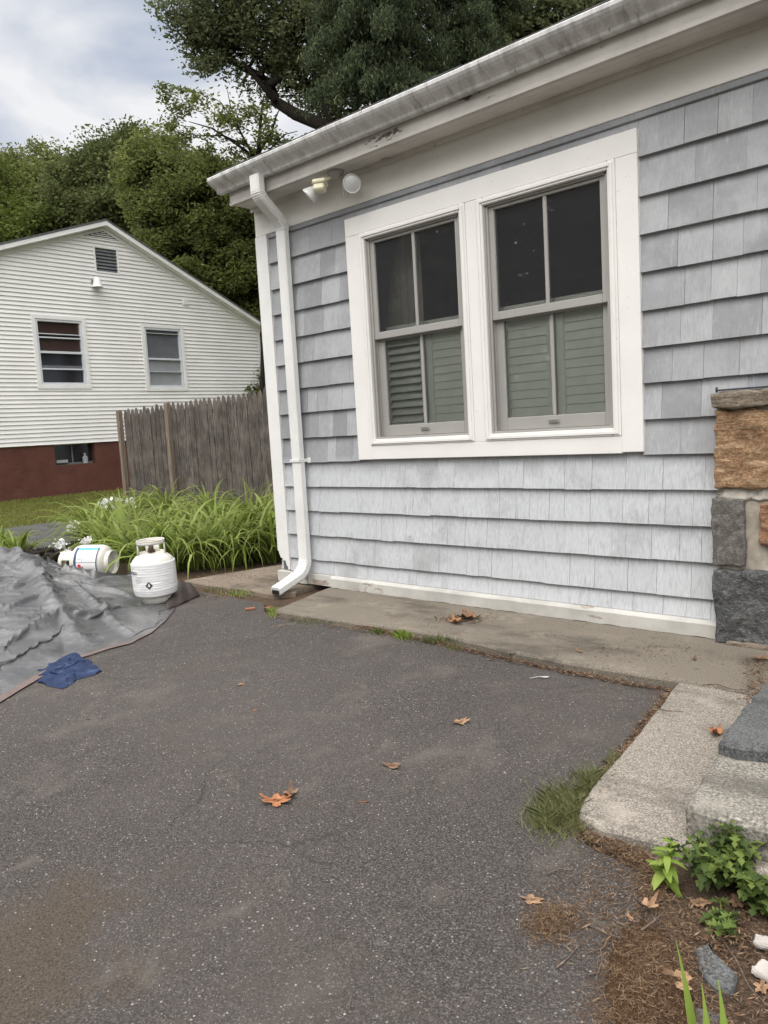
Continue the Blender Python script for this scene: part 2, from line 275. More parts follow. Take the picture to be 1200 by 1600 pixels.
# ------------------------------------------------------------------ mesh builder
class MB:
    def __init__(s): s.v = []; s.f = []
    def add(s, vs, fs):
        o = len(s.v); s.v += [tuple(v) for v in vs]; s.f += [tuple(i+o for i in f) for f in fs]; return s
    def box(s, a, b):
        x0, y0, z0 = a; x1, y1, z1 = b
        return s.add([(x0, y0, z0), (x1, y0, z0), (x1, y1, z0), (x0, y1, z0), (x0, y0, z1), (x1, y0, z1), (x1, y1, z1), (x0, y1, z1)],
              [(0, 3, 2, 1), (4, 5, 6, 7), (0, 1, 5, 4), (1, 2, 6, 5), (2, 3, 7, 6), (3, 0, 4, 7)])
    def bbox(s, a, b, c=.003):                   # bevelled box
        x0, y0, z0 = a; x1, y1, z1 = b; vs = []
        for x, dx in ((x0, c), (x1, -c)):
            for y, dy in ((y0, c), (y1, -c)):
                for z, dz in ((z0, c), (z1, -c)): vs += [(x, y+dy, z+dz), (x+dx, y, z+dz), (x+dx, y+dy, z)]
        def i(a, b_, c_, k): return (a*4+b_*2+c_)*3+k
        fs = []
        for k in (0, 1):
            q = [i(k, 0, 0, 0), i(k, 1, 0, 0), i(k, 1, 1, 0), i(k, 0, 1, 0)]; fs.append(q if k else q[::-1])
            q = [i(0, k, 0, 1), i(1, k, 0, 1), i(1, k, 1, 1), i(0, k, 1, 1)]; fs.append(q[::-1] if k else q)
            q = [i(0, 0, k, 2), i(1, 0, k, 2), i(1, 1, k, 2), i(0, 1, k, 2)]; fs.append(q if k else q[::-1])
        for p in (0, 1):
            for q in (0, 1):
                fs.append((i(0, p, q, 1), i(1, p, q, 1), i(1, p, q, 2), i(0, p, q, 2)))
                fs.append((i(p, 0, q, 0), i(p, 1, q, 0), i(p, 1, q, 2), i(p, 0, q, 2)))
                fs.append((i(p, q, 0, 0), i(p, q, 1, 0), i(p, q, 1, 1), i(p, q, 0, 1)))
                for r_ in (0, 1): fs.append((i(p, q, r_, 0), i(p, q, r_, 1), i(p, q, r_, 2)))
        return s.add(vs, fs)
    def tube(s, pts, radii, n=8, cap=True, sx=1, up=None):
        pts = [Vector(p) for p in pts]; o = len(s.v); rings = len(pts)
        if isinstance(radii, (int, float)): radii = [radii]*rings
        u = None
        for k, p in enumerate(pts):
            d = (pts[min(k+1, rings-1)]-pts[max(k-1, 0)]).normalized()
            if u is None: u = (d.orthogonal() if up is None else Vector(up)); 
            u = (u-d*u.dot(d)); u = u.normalized() if u.length > 1e-5 else d.orthogonal().normalized(); v = d.cross(u)
            for j in range(n):
                a = 2*PI*j/n; s.v.append(tuple(p+(u*math.cos(a)*sx+v*math.sin(a))*radii[k]))
        for k in range(rings-1):
            for j in range(n): s.f.append((o+k*n+j, o+k*n+(j+1) % n, o+(k+1)*n+(j+1) % n, o+(k+1)*n+j))
        if cap: s.f.append(tuple(o+j for j in range(n))[::-1]); s.f.append(tuple(o+(rings-1)*n+j for j in range(n)))
        return s
    def loft(s, rings, cap=True, close=True):
        o = len(s.v); n = len(rings[0])
        for r in rings: s.v += [tuple(p) for p in r]
        for k in range(len(rings)-1):
            for j in range(n if close else n-1): s.f.append((o+k*n+j, o+k*n+(j+1) % n, o+(k+1)*n+(j+1) % n, o+(k+1)*n+j))
        if cap: s.f.append(tuple(range(o, o+n))[::-1]); s.f.append(tuple(range(o+(len(rings)-1)*n, o+len(rings)*n)))
        return s
    def lathe(s, prof, n=32, c=(0, 0, 0), a0=0, a1=2*PI):
        full = abs(a1-a0-2*PI) < 1e-6; m_ = n if full else n+1; o = len(s.v)
        for r, z in prof:
            for j in range(m_): a = a0+(a1-a0)*j/n; s.v.append((c[0]+r*math.cos(a), c[1]+r*math.sin(a), c[2]+z))
        for k in range(len(prof)-1):
            for j in range(n if full else n): 
                j2 = (j+1) % m_ if full else j+1
                s.f.append((o+k*m_+j, o+k*m_+j2, o+(k+1)*m_+j2, o+(k+1)*m_+j))
        return s
    def extrude_x(s, prof, x0, x1):                # profile [(y, z)] as a closed prism
        return s.loft([[(x0, y, z) for y, z in prof], [(x1, y, z) for y, z in prof]])
    def extrude_y(s, prof, y0, y1): return s.loft([[(x, y0, z) for x, z in prof], [(x, y1, z) for x, z in prof]])
    def xf(s, mat, start=0):
        for i in range(start, len(s.v)): s.v[i] = tuple(mat @ Vector(s.v[i]))
        return s
def wloc(o):
    l = Vector((0, 0, 0))
    while o: l += o.location; o = o.parent
    return l
def link(name, me, mat, parent=None, smooth=False, sub=True):
    o = bpy.data.objects.new(name, me); C.objects.link(o)
    if mat: me.materials.append(M[mat])
    if smooth: me.polygons.foreach_set('use_smooth', [True]*len(me.polygons))
    if parent:
        off = wloc(parent); me.transform(Matrix.Translation(-off)); o.parent = parent
    return o
def build(name, mb, mat, parent=None, smooth=False):
    me = bpy.data.meshes.new(name); me.from_pydata(mb.v, [], mb.f); me.update()
    import bmesh as _b
    b = _b.new(); b.from_mesh(me); _b.ops.recalc_face_normals(b, faces=b.faces); b.to_mesh(me); b.free()
    return link(name, me, mat, parent, smooth)
def fast(name, V, F, mat, parent=None, smooth=False):       # V (n,3), F (m,k) numpy
    me = bpy.data.meshes.new(name); n, k = F.shape; me.vertices.add(len(V)); me.vertices.foreach_set('co', V.astype(np.float32).ravel())
    me.loops.add(n*k); me.loops.foreach_set('vertex_index', F.astype(np.int32).ravel()); me.polygons.add(n)
    me.polygons.foreach_set('loop_start', np.arange(0, n*k, k, dtype=np.int32)); me.polygons.foreach_set('loop_total', np.full(n, k, dtype=np.int32)); me.update(calc_edges=True); me.validate()
    return link(name, me, mat, parent, smooth)
def tag(o, label=None, cat=None, group=None, kind=None):
    for k, v in (('label', label), ('category', cat), ('group', group), ('kind', kind)):
        if v: o[k] = v
    return o
def thing(name, loc, label, cat, group=None):
    o = bpy.data.objects.new(name, None); C.objects.link(o); o.location = loc; o.empty_display_size = .1; return tag(o, label, cat, group)
def copy_tree(o, parent=None):
    c = o.copy(); C.objects.link(c); c.parent = parent
    for ch in [x for x in bpy.data.objects if x.parent == o]: copy_tree(ch, c)
    return c
def struct(o): o['kind'] = 'structure'; return o

# ------------------------------------------------------------------ ground
def ragged(poly, jit=.012, step=.05, closed=True, seed=0):
    out = []; n = len(poly)
    for i in range(n):
        a = Vector(poly[i]); b = Vector(poly[(i+1) % n]); L = (b-a).length; k = max(1, int(L/step)); nn = Vector((-(b-a).y, (b-a).x)).normalized()
        for j in range(k):
            p = a.lerp(b, j/k); q = mnoise.noise((p.x*5+seed, p.y*5, seed))*1.6+mnoise.noise((p.x*17, p.y*17+seed, seed))*.8
            out.append(p+nn*jit*q*(1 if j else .3))
    return out
def slab(name, poly, z0, z1, mat, jit=.012, step=.05, bev=.012, parent=None, seed=0, tilt=None):
    P = ragged(poly, jit, step, seed=seed); c = sum(P, Vector((0, 0)))/len(P); mb = MB()
    tz = (lambda p: z1+(tilt(p) if tilt else 0))
    def inset(d):
        r = []
        for i, p in enumerate(P):
            t = (P[(i+1) % len(P)]-P[i-1]).normalized(); nn = Vector((-t.y, t.x))
            if nn.dot(c-p) < 0: pass
            r.append(p+nn*d*sgn)
        return r
    area = sum(P[i].x*P[(i+1) % len(P)].y-P[(i+1) % len(P)].x*P[i].y for i in range(len(P))); sgn = 1 if area > 0 else -1
    I = inset(bev)
    mb.loft([[(p.x, p.y, z0) for p in P], [(p.x, p.y, tz(p)-bev) for p in P], [((p.x+q.x)/2, (p.y+q.y)/2, tz(q)-bev*.25) for p, q in zip(P, I)], [(q.x, q.y, tz(q)) for q in I]])
    return build(name, mb, mat, parent)
# main sheet with gentle relief, out to the horizon
def sheet(name, xs, ys, zf, mat):
    X, Y = np.meshgrid(xs, ys, indexing='ij'); V = np.stack([X, Y, np.vectorize(zf)(X, Y)], -1).reshape(-1, 3); ny = len(ys)
    i, j = np.meshgrid(np.arange(len(xs)-1), np.arange(ny-1), indexing='ij'); a = (i*ny+j).ravel()
    return fast(name, V, np.stack([a, a+ny, a+ny+1, a+1], -1), mat, smooth=True)
def axis(a, b, st, far): return np.concatenate([-np.geomspace(far, -a+.5, 14) if a < 0 else [], np.arange(a, b, st), np.geomspace(b+.5, far, 14)])
struct(sheet('ground', axis(-30, 14, .5, 900), axis(-14, 30, .5, 900), lambda x, y: -.055+.0*x, 'ground'))

drive = [(-1.275, 3.215), (-1.215, 2.70), (-1.165, 2.32), (-1.12, 1.98), (-.99, 1.86), *[tuple(gz(*q).xy) for q in ((1008, 1345), (1012, 1400), (1055, 1440), (1068, 1500), (1040, 1545), (1075, 1600), (1110, 1680))], (-.36, .6), (.8, -.5), (4, -2.0), (9, -6), (9, -11), (-13, -11), (-13, 3.2), (-9.2, 3.55), (-7.2, 3.30), (-6.2, 3.42), (-5.65, 3.46), (-4.9, 3.44), (-4.30, 3.42), (-3.97, 3.20), (-3.2, 3.24), (-2.61, 3.28), (-2.19, 3.215), (-1.74, 3.19)]
struct(slab('driveway', drive, -.09, GZ, 'asphalt', .016, .045, .010, seed=3))
struct(slab('soil_bed', [(-.3, 6), (6, 5), (7, -2.0), (2, -1.3), (.5, -.2), (-.55, .6), (-1.0, 1.2), (-1.45, 1.9), (-1.6, 3.6), (-4.0, 3.6), (-4.6, 3.2), (-5.8, 3.2), (-8.8, 3.3), (-9.0, 4.4), (-11.5, 6.5), (-11.5, 8.3), (-4.7, 8.3), (-4.7, 6)], -.10, -.045, 'soil', .03, .12, .01, seed=5))
struct(slab('concrete_slab', [(-3.965, 3.225), (-3.2, 3.265), (-2.61, 3.305), (-2.19, 3.238), (-1.742, 3.212), (-1.26, 3.232), (-.97, 3.245), (.9, 3.26), (.9, 4.1), (-4.18, 4.1), (-4.15, 3.86)], -.1, 0., 'slab_concrete', .008, .05, .014, seed=1))
struct(slab('corner_slab', [(-5.56, 3.59), (-5.15, 3.57), (-4.75, 3.60), (-4.40, 3.585), (-4.30, 3.72), (-4.36, 3.86), (-4.34, 4.12), (-4.9, 4.14), (-5.0, 4.7), (-5.30, 4.72)], -.1, -.006, 'left_concrete', .01, .05, .012, seed=2))
struct(slab('concrete_pad', [(-1.255, 3.195), (-1.18, 2.70), (-1.135, 2.33), (-1.11, 2.12), (-1.075, 1.975), (-1.055, 1.935), (-.97, 1.905), (-.85, 1.925), (-.45, 1.95), (.3, 2.0), (.3, 3.19), (-.6, 3.20)], -.1, .004, 'pad_concrete', .006, .035, .012, seed=4))
# flat grey path beyond the tarp, lawn in front of the neighbour
struct(slab('path', [(-8.75, 3.95), (-9.3, 3.80), (-12.2, 4.30), (-12.2, 5.6), (-11.2, 5.50), (-9.9, 4.95)], -.1, -.012, 'path_grey', .03, .15, .015, seed=6))
struct(slab('lawn', [(-12.25, 3.5), (-12.25, 5.62), (-11.2, 5.55), (-9.9, 5.0), (-9.3, 6.4), (-9.3, 9.), (-14, 20), (-18.95, 20), (-18.95, -3), (-13.2, -3)], -.1, -.02, 'ground', .04, .2, .01, seed=8))

# ------------------------------------------------------------------ grey house
W = 3.975
house = thing('shingled_house', (-4.7, W, 0), 'pale grey shingled house with white window trim, stained gutter and downspout, filling the right side', 'house')
XL, XR, YB = -4.715, 6.0, 12.0
def rows(x0, x1, holes):                   # holes: [(a, b)] cut from x0..x1
    segs = [(x0, x1)]
    for a, b in holes:
        ns = []
        for p, q in segs:
            if b <= p or a >= q: ns.append((p, q)); continue
            if a > p: ns.append((p, a))
            if b < q: ns.append((b, q))
        segs = ns
    return segs
WIN = [(-3.605, -2.82), (-2.65, -1.868)]; WZ0, WZ1 = 1.088, 2.422
mb = MB()                                   # wall core with the two openings
mb.box((XL, W, 0), (XR, W+.10, WZ0)); mb.box((XL, W, WZ1), (XR, W+.10, 3.05))
for a, b in ((XL, WIN[0][0]), (WIN[0][1], WIN[1][0]), (WIN[1][1], XR)): mb.box((a, W, WZ0), (b, W+.10, WZ1))
mb.box((XL, W+.1, 0), (XL+.1, YB, 3.05)); mb.box((XL+.1, YB-.1, 0), (XR, YB, 3.05)); mb.box((XR-.1, W+.1, 0), (XR, YB-.1, 3.05))
build('wall_core', mb, 'under_paper', house)
mb = MB(); mb.box((XL+.1, W+.1, .4), (XR-.1, YB-.1, .45)); mb.box((XL+.1, W+.1, 2.6), (XR-.1, YB-.1, 2.65)); mb.box((XL+.1, 7.6, .45), (XR-.1, 7.7, 2.6)); mb.box((-.9, W+.1, .45), (-.85, 7.6, 2.6)); build('room_shell', mb, 'interior', house)
CZ = [.092, .198, .385, .572, .757, .940, 1.124, 1.312, 1.494, 1.682, 1.872, 2.062, 2.252, 2.447, 2.63]
def shingle_rows(mb, x0, x1, yf, rnd, skip=True):
    for i in range(len(CZ)-1):
        zb, zt = CZ[i], CZ[i+1]+.02
        if i == 0: zt = CZ[1]+.02
        holes = [(-3.77, -1.71)] if skip and .97 < (zb+zt)/2+.06 and zb > .93 and zb < 2.44 else []
        if skip and i == 13: holes = []
        for a, b in rows(x0, x1, holes):
            x = a; big = zb > 1.9
            while x < b-.005:
                w_ = rnd.uniform(.13, .30) if big else rnd.uniform(.075, .23)
                if b-x-w_ < .06: w_ = b-x
                e = min(x+w_, b); g = rnd.choice((.0004, .0007, .0012)); dz = (rnd.uniform(-.0012, .0012) if rnd.random() < .8 else rnd.uniform(-.004, .003)) if i else 0; dy = rnd.uniform(-.0007, .0007)
                f0 = yf-.030+dy; f1 = yf-.0035+dy*.5
                if skip and i == 13 and x < -1.7 and e > -3.78: f1 = yf-.004
                mb.add([(x+g, f0, zb+dz), (e-g, f0, zb+dz), (e-g, yf-.0005, zb+dz), (x+g, yf-.0005, zb+dz), (x+g, f1, zt), (e-g, f1, zt), (e-g, yf-.0005, zt), (x+g, yf-.0005, zt)],
                       [(0, 1, 5, 4), (0, 3, 2, 1), (1, 2, 6, 5), (3, 0, 4, 7), (4, 5, 6, 7)])
                x = e
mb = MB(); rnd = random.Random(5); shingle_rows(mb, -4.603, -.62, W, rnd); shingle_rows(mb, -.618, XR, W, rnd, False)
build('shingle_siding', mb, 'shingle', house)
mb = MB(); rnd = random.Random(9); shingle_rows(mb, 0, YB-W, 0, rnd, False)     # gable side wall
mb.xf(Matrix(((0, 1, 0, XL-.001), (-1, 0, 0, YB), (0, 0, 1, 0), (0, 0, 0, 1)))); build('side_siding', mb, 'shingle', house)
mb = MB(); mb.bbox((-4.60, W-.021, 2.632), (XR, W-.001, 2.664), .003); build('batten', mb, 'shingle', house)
mb = MB()                                    # corner board with its rotten foot
L_ = [(0, .15)]; 
pts = [(-4.722, 2.66), (-4.722, .62), (-4.724, .6), (-4.720, .3), (-4.722, .22), (-4.712, .205), (-4.703, .185), (-4.690, .19), (-4.672, .165), (-4.655, .172), (-4.640, .13), (-4.628, .12), (-4.622, .095), (-4.604, .10), (-4.604, 2.66)]
mb.extrude_y(pts, W-.034, W-.0005); mb.bbox((-4.738, W-.034, .24), (-4.7225, W+.09, 2.66), .002)
build('corner_board', mb, 'corner_white', house)
mb = MB(); mb.bbox((-4.738, W-.026, 2.665), (XR, W-.0005, 2.89), .003); build('frieze_board', mb, 'frieze_white', house)
mb = MB(); mb.bbox((-4.742, W-.05, .0), (-4.40, W-.0008, .085), .004); mb.bbox((-4.398, W-.040, .002), (-4.128, W-.0008, .088), .004); build('skirt_board', mb, 'skirt_white', house)
prof = [(W-.001, .0), (W-.055, .001), (W-.058, .07), (W-.05, .083), (W-.022, .0915), (W-.001, .0915)]; x = -4.126; mb = MB(); rings = []
while x < -1.33:
    q = mnoise.noise((x*6, 0, 0))*.006+mnoise.noise((x*23, 3, 0))*.004
    rings.append([(x, y, z+(q*.4 if i in (2, 3) else (abs(q) if i == 1 else 0))) for i, (y, z) in enumerate(prof)]); x += .03
mb.loft(rings); build('skirt_board', mb, 'skirt_white', house)
# eave
EX = -4.745
mb = MB(); zz = 2.872
for a, b in ((3.9485, 3.905), (3.904, 3.825), (3.824, 3.758)): mb.bbox((EX+.004, b, zz), (XR, a, zz+.02), .002)
mb.box((EX+.01, 3.76, zz+.021), (XR, 3.9486, zz+.03)); build('soffit', mb, 'eave_white', house)
mb = MB(); mb.extrude_x([(3.948, 2.885), (3.928, 2.845), (3.921, 2.845), (3.921, 2.8715), (3.9485, 2.8715)], EX+.004, XR); build('bed_mould', mb, 'eave_white', house)
mb = MB(); mb.bbox((EX, 3.735, 2.862), (XR, 3.757, 3.07), .002); mb.bbox((EX, 3.728, 2.862), (XR, 3.7345, 2.888), .002); build('fascia', mb, 'fascia_white', house)
gx0 = -4.822; th = .0025
prof = [(3.7275, 3.045), (3.7275, 2.957), (3.690, 2.957), (3.684, 2.962), (3.680, 2.974), (3.668, 2.986), (3.648, 2.996), (3.628, 3.006), (3.612, 3.020), (3.602, 3.034), (3.600, 3.052), (3.606, 3.058), (3.616, 3.058)]
inn = [(3.614, 3.054), (3.606, 3.05), (3.606, 3.036), (3.615, 3.024), (3.630, 3.010), (3.650, 3.0), (3.670, 2.990), (3.683, 2.977), (3.690, 2.961), (3.7245, 2.961), (3.7245, 3.045)]
mb = MB(); x = gx0; rings = []
while x < XR:
    q = mnoise.noise((x*1.3, 0, 5))*.003; rings.append([(x, y, z+q) for y, z in prof+inn]); x += .15
mb.loft(rings); o = build('gutter', mb, 'gutter', house)
mb = MB(); mb.extrude_x(prof, gx0-.002, gx0-.0001); build('gutter_end_cap', mb, 'gutter', o)
def roofpl(y0, z0, y1, z1, t): return [(y0, z0), (y1, z1), (y1, z1+t), (y0, z0+t)]
sl = math.tan(rad(19)); RY = 8.0
mb = MB(); mb.extrude_x(roofpl(3.665, 3.076, RY, 3.076+sl*(RY-3.665), .012), -4.80, XR+.1); mb.extrude_x(roofpl(12.3, 3.076, RY+.001, 3.076+sl*(RY-3.665), .012), -4.80, XR+.1)
x = -4.80
while x < XR:
    w_ = random.uniform(.26, .33); e = min(XR, x+w_); dy = random.uniform(-.006, .006); mb.extrude_x([(3.66+dy, 3.0885), (3.95, 3.0885+sl*.285), (3.95, 3.092+sl*.285), (3.66+dy, 3.0945)], x+.003, e); x = e
build('roof', mb, 'roof_shingle', house)
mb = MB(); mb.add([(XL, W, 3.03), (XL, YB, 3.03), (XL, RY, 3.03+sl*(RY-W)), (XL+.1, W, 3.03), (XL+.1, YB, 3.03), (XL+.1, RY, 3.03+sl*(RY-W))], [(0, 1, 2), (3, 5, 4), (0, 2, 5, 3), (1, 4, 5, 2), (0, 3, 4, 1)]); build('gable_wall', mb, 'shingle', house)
mb = MB(); mb.extrude_x(roofpl(3.67, 2.97, RY, 2.97+sl*(RY-3.67), .105), -4.80, -4.775); build('rake_board', mb, 'eave_white', house)
# downspout
def rectpath(mb, pts, wx, wy_, seg=None):
    rings = []
    for k, (p, tx, *q_) in enumerate(pts):
        sc_ = q_[0] if q_ else 1.; p = Vector(p); d = Vector((0, math.sin(tx), -math.cos(tx))); u = Vector((1, 0, 0)); v = u.cross(d); r = .012; ring = []
        for sx, sy in ((-1, -1), (1, -1), (1, 1), (-1, 1)):
            for q in ((0, 1), (1, 0)) if sx*sy > 0 else ((1, 0), (0, 1)):
                ring.append(p+u*sx*(wx*sc_/2-r*q[0])+v*sy*(wy_*sc_/2-r*q[1]))
        rings.append(ring)
    mb.loft(rings)
mb = MB(); PX = -4.372
pp = [((-4.345, 3.672, 2.97), 0), ((-4.345, 3.672, 2.87), 0)]
for t in np.linspace(0, 1, 7): pp.append(((-4.345-.004*t, 3.672+.03*t*t*1.0+.012*t, 2.862-.055*t), rad(58)*t))
for t in np.linspace(.12, 1, 5): pp.append(((-4.350-.015*t, 3.714+.135*t, 2.807-.09*t), rad(58)))
for t in np.linspace(.15, 1, 7): pp.append(((-4.366-.006*t, 3.849+.049*(1-(1-t)**2), 2.717-.085*t), rad(58)*(1-t)))
def ribbed(pts, rng_):
    out = []
    for k, (p, a) in enumerate(pts):
        if k in rng_:
            d = Vector((0, math.sin(a), -math.cos(a))); p = Vector(p)
            for o_, sc_ in ((-.0045, 1.), (-.002, 1.045), (.002, 1.045), (.0045, 1.)): out.append((tuple(p+d*o_), a, sc_))
        else: out.append((p, a))
    return out
rectpath(mb, ribbed(pp, (3, 4, 5, 6, 14, 15, 16, 17)), .098, .070); ds = build('downspout', mb, 'pipe_white', house)
mb = MB(); rectpath(mb, [((PX, 3.898, 2.66), 0), ((PX, 3.898, 1.5), 0), ((PX+.003, 3.897, .9), 0), ((PX+.004, 3.895, .20), 0)], .092, .064); build('pipe', mb, 'pipe_white', ds)
mb = MB(); pp = []
for t in np.linspace(0, 1, 9): a = -rad(78)*t; pp.append(((PX+.004+.0*t, 3.895-.115*(1-math.cos(rad(78)*t))/.8, .215-.135*math.sin(rad(78)*t)/.98), a))
for t in (.2, .6, 1): pp.append(((PX+.01*t, 3.781-.20*t, .076-.058*t), -rad(74)))
rectpath(mb, ribbed(pp, range(1, 9)), .096, .064); el = build('elbow', mb, 'pipe_white', ds)
mb = MB(); mb.box((PX+.01-.038, 3.5785, -.006), (PX+.01+.038, 3.5800, .040)); build('mouth', mb, 'dark_hole', ds)
mb = MB(); zb = 1.0; mb.bbox((PX-.050, 3.8585, .945), (PX+.052, 3.8635, .968), .001); mb.bbox((PX+.049, 3.8635, .945), (PX+.053, 3.955, .968), .001); mb.bbox((PX-.052, 3.8635, .945), (PX-.048, 3.955, .968), .001); mb.bbox((PX+.053, 3.945, .935), (PX+.085, 3.953, .975), .001); build('strap', mb, 'pipe_white', ds)
# windows
def window(wx0, wx1, open_left):
    cx = (wx0+wx1)/2; wn_ = bpy.data.objects.new('window', None); C.objects.link(wn_); wn_.parent = house; wn_.location = Vector((cx, W, WZ0))-wloc(house)
    z0, z1 = WZ0, WZ1; T = .045
    mb = MB()                                # white outer mould
    for a, b in (((wx0-T, z0-T), (wx0, z1+T)), ((wx1, z0-T), (wx1+T, z1+T)), ((wx0, z0-T), (wx1, z0)), ((wx0, z1), (wx1, z1+T))):
        mb.bbox((a[0]+.0005, W-.045, a[1]+.0005), (b[0]-.0005, W+.02, b[1]-.0005), .004)
    for a, b in (((wx0-T+.012, z0-T+.012), (wx0-T+.03, z1+T-.012)), ((wx1+T-.03, z0-T+.012), (wx1+T-.012, z1+T-.012)), ((wx0-T+.031, z0-T+.012), (wx1+T-.031, z0-T+.03)), ((wx0-T+.031, z1+T-.03), (wx1+T-.031, z1+T-.012))):
        mb.bbox((a[0], W-.052, a[1]), (b[0], W-.0452, b[1]), .002)
    build('frame', mb, 'trim_white', wn_)
    mb = MB()                                # grey jamb liner with tracks
    for x, d in ((wx0, 1), (wx1, -1)):
        def bx(u0, u1, y0, y1): mb.bbox((min(x+d*u0, x+d*u1), y0, z0), (max(x+d*u0, x+d*u1), y1, z1), .0015)
        bx(.0005, .010, W-.03, W+.099); bx(.0102, .024, W-.022, W-.012); bx(.0102, .022, W+.012, W+.02); bx(.0102, .020, W+.052, W+.06)
    mb.bbox((wx0+.010, W-.022, z1-.012), (wx1-.010, W+.099, z1-.0005), .001); mb.bbox((wx0+.010, W-.028, z0+.0005), (wx1-.010, W+.099, z0+.014), .001)
    build('jamb', mb, 'sash_grey', wn_)
    def sash(name, y0, za, zb, bt, tp, st, glz):
        m2 = MB(); xa, xb = wx0+.0115, wx1-.0115
        m2.bbox((xa, y0, za), (xa+st, y0+.032, zb), .003); m2.bbox((xb-st, y0, za), (xb, y0+.032, zb), .003)
        m2.bbox((xa+st, y0+.0005, za), (xb-st, y0+.0315, za+bt), .003); m2.bbox((xa+st, y0+.0005, zb-tp), (xb-st, y0+.0315, zb), .003)
        mid = (xa+xb)/2; m2.bbox((mid-.011, y0+.004, za+bt), (mid+.011, y0+.028, zb-tp), .003)
        build('sash', m2, 'sash_grey', wn_)
        m3 = MB(); 
        for p, q in ((xa+st, mid-.011), (mid+.011, xb-st)): m3.box((p, y0+.015, za+bt), (q, y0+.018, zb-tp))
        build('pane', m3, 'glass', wn_)
    sash('sash', W-.010, 1.758, z1-.0125, .047, .018, .046, 0)
    sash('sash', W+.022, z0+.0145, 1.795, .075, .045, .062, 0)
    mb = MB(); mb.bbox((cx-.03, W+.012, z0+.045), (cx+.035, W+.0215, z0+.066), .002); build('latch', mb, 'hardware', wn_); mb = MB(); mb.bbox((cx-.03, W-.006, 1.79+.013), (cx+.00, W-.0005, 1.80+.010), .001); build('sash_lock', mb, 'hardware', wn_)
    # louvred half shutters in the room behind the lower sash
    for s_, (sx0, sx1) in enumerate(((wx0+.02, cx-.004), (cx+.004, wx1-.02))):
        mb = MB(); y0 = W+.062; st = .052 if not (open_left and s_ == 0) else .04; zt, zb_ = 1.84, z0+.03
        mb.bbox((sx0, y0, zb_), (sx0+st, y0+.026, zt), .003); mb.bbox((sx1-st, y0, zb_), (sx1, y0+.026, zt), .003)
        mb.bbox((sx0+st, y0, zt-.09), (sx1-st, y0+.026, zt), .003); mb.bbox((sx0+st, y0, zb_), (sx1-st, y0+.026, zb_+.07), .003)
        n = 11; za = zb_+.07; dz = (zt-.09-za)/n; tilt = rad(38) if open_left and s_ == 0 else rad(76)
        for k in range(n):
            zc = za+(k+.5)*dz; h = dz*.60; c_, s2 = math.cos(tilt)*h, math.sin(tilt)*h
            pr = [(y0+.013-c_, zc-s2), (y0+.013-c_+.004, zc-s2-.003), (y0+.013+c_, zc+s2-.002), (y0+.013+c_-.004, zc+s2+.003)]
            mb.extrude_x(pr, sx0+st+.001, sx1-st-.001)
        build('shutter', mb, 'sage_paint', wn_)
    return wn_
window(*WIN[0], True); window(*WIN[1], False)
casing = bpy.data.objects.new('window_casing', None); C.objects.link(casing); casing.parent = house; casing.location = Vector((-2.74, W, .95))-wloc(house)
def brd(a, b, nm='casing_board'): mb = MB(); mb.bbox((a[0], W-.040, a[1]), (b[0], W-.0006, b[1]), .0025); build(nm, mb, 'trim_white', casing)
brd((-3.777, 2.4675), (-1.704, 2.586)); brd((-3.777, .949), (-3.651, 2.4668)); brd((-1.8225, .956), (-1.704, 2.4668)); brd((-2.7745, 1.0435), (-2.6955, 2.4668)); brd((-3.6505, .950), (-1.823, 1.0430))
# curtains
def curtain(x0, x1, label):
    mb = MB(); n = 60; rings = []
    for z in (.95, 1.4, 1.9, 2.4, 2.55):
        rings.append([(x0+(x1-x0)*i/n, W+.24+.02*math.sin(i*1.1)+.012*math.sin(i*2.3+z), z) for i in range(n+1)]+[(x1-(x1-x0)*i/n, W+.243+.02*math.sin((n-i)*1.1)+.012*math.sin((n-i)*2.3+z), z) for i in range(n+1)])
    mb.loft(rings); tag(build('curtain', mb, 'curtain', None, True), label, 'curtain')
curtain(-3.72, -3.36, 'pale curtain hanging behind the left pane of the left window'); curtain(-1.99, -1.83, 'narrow edge of pale curtain at the far right side of the right window')

# ------------------------------------------------------------------ flood light under the eave
fl = thing('flood_light', (-3.73, 3.83, 2.872), 'twin bulb security light with cream motion sensor under the grey house eave', 'security light')
mb = MB(); mb.lathe([(0, 0), (.058, 0), (.060, -.006), (.056, -.016), (.040, -.030), (.022, -.042), (0, -.044)], 28, (-3.73, 3.83, 2.8712)); build('base_plate', mb, 'lamp_grey', fl, True)
def bulb(pos, d, neck):
    d = Vector(d).normalized(); q = d.to_track_quat('Z', 'Y').to_matrix().to_4x4(); mb = MB()
    mb.lathe([(0, -.115), (.018, -.115), (.020, -.085), (.027, -.070), (.040, -.048), (.054, -.018), (.0605, -.004), (.061, .001), (.058, .006)], 36); mb.xf(Matrix.Translation(pos) @ q)
    lp = build('lamp', mb, 'bulb_glass', fl, True)
    mb = MB(); mb.lathe([(.058, .0055), (.055, .002), (.045, .005), (.022, .010), (0, .0115)], 36); mb.xf(Matrix.Translation(pos) @ q); build('lens', mb, 'bulb_glass', lp, True)
    mb = MB(); e = Vector(pos)-d*.155; mb.tube([Vector(pos)-d*.098, Vector(pos)-d*.125, e], [.024, .023, .018], 14); mb.tube([e, (e+Vector(neck))/2, Vector(neck)], [.012, .011, .012], 10); build('socket', mb, 'lamp_grey', fl, True)
bulb(Vector((-3.555, 3.80, 2.745)), (.80, -.66, -.28), (-3.71, 3.83, 2.85)); bulb(Vector((-3.90, 3.74, 2.735)), (-.62, -.45, -.62), (-3.75, 3.82, 2.845))
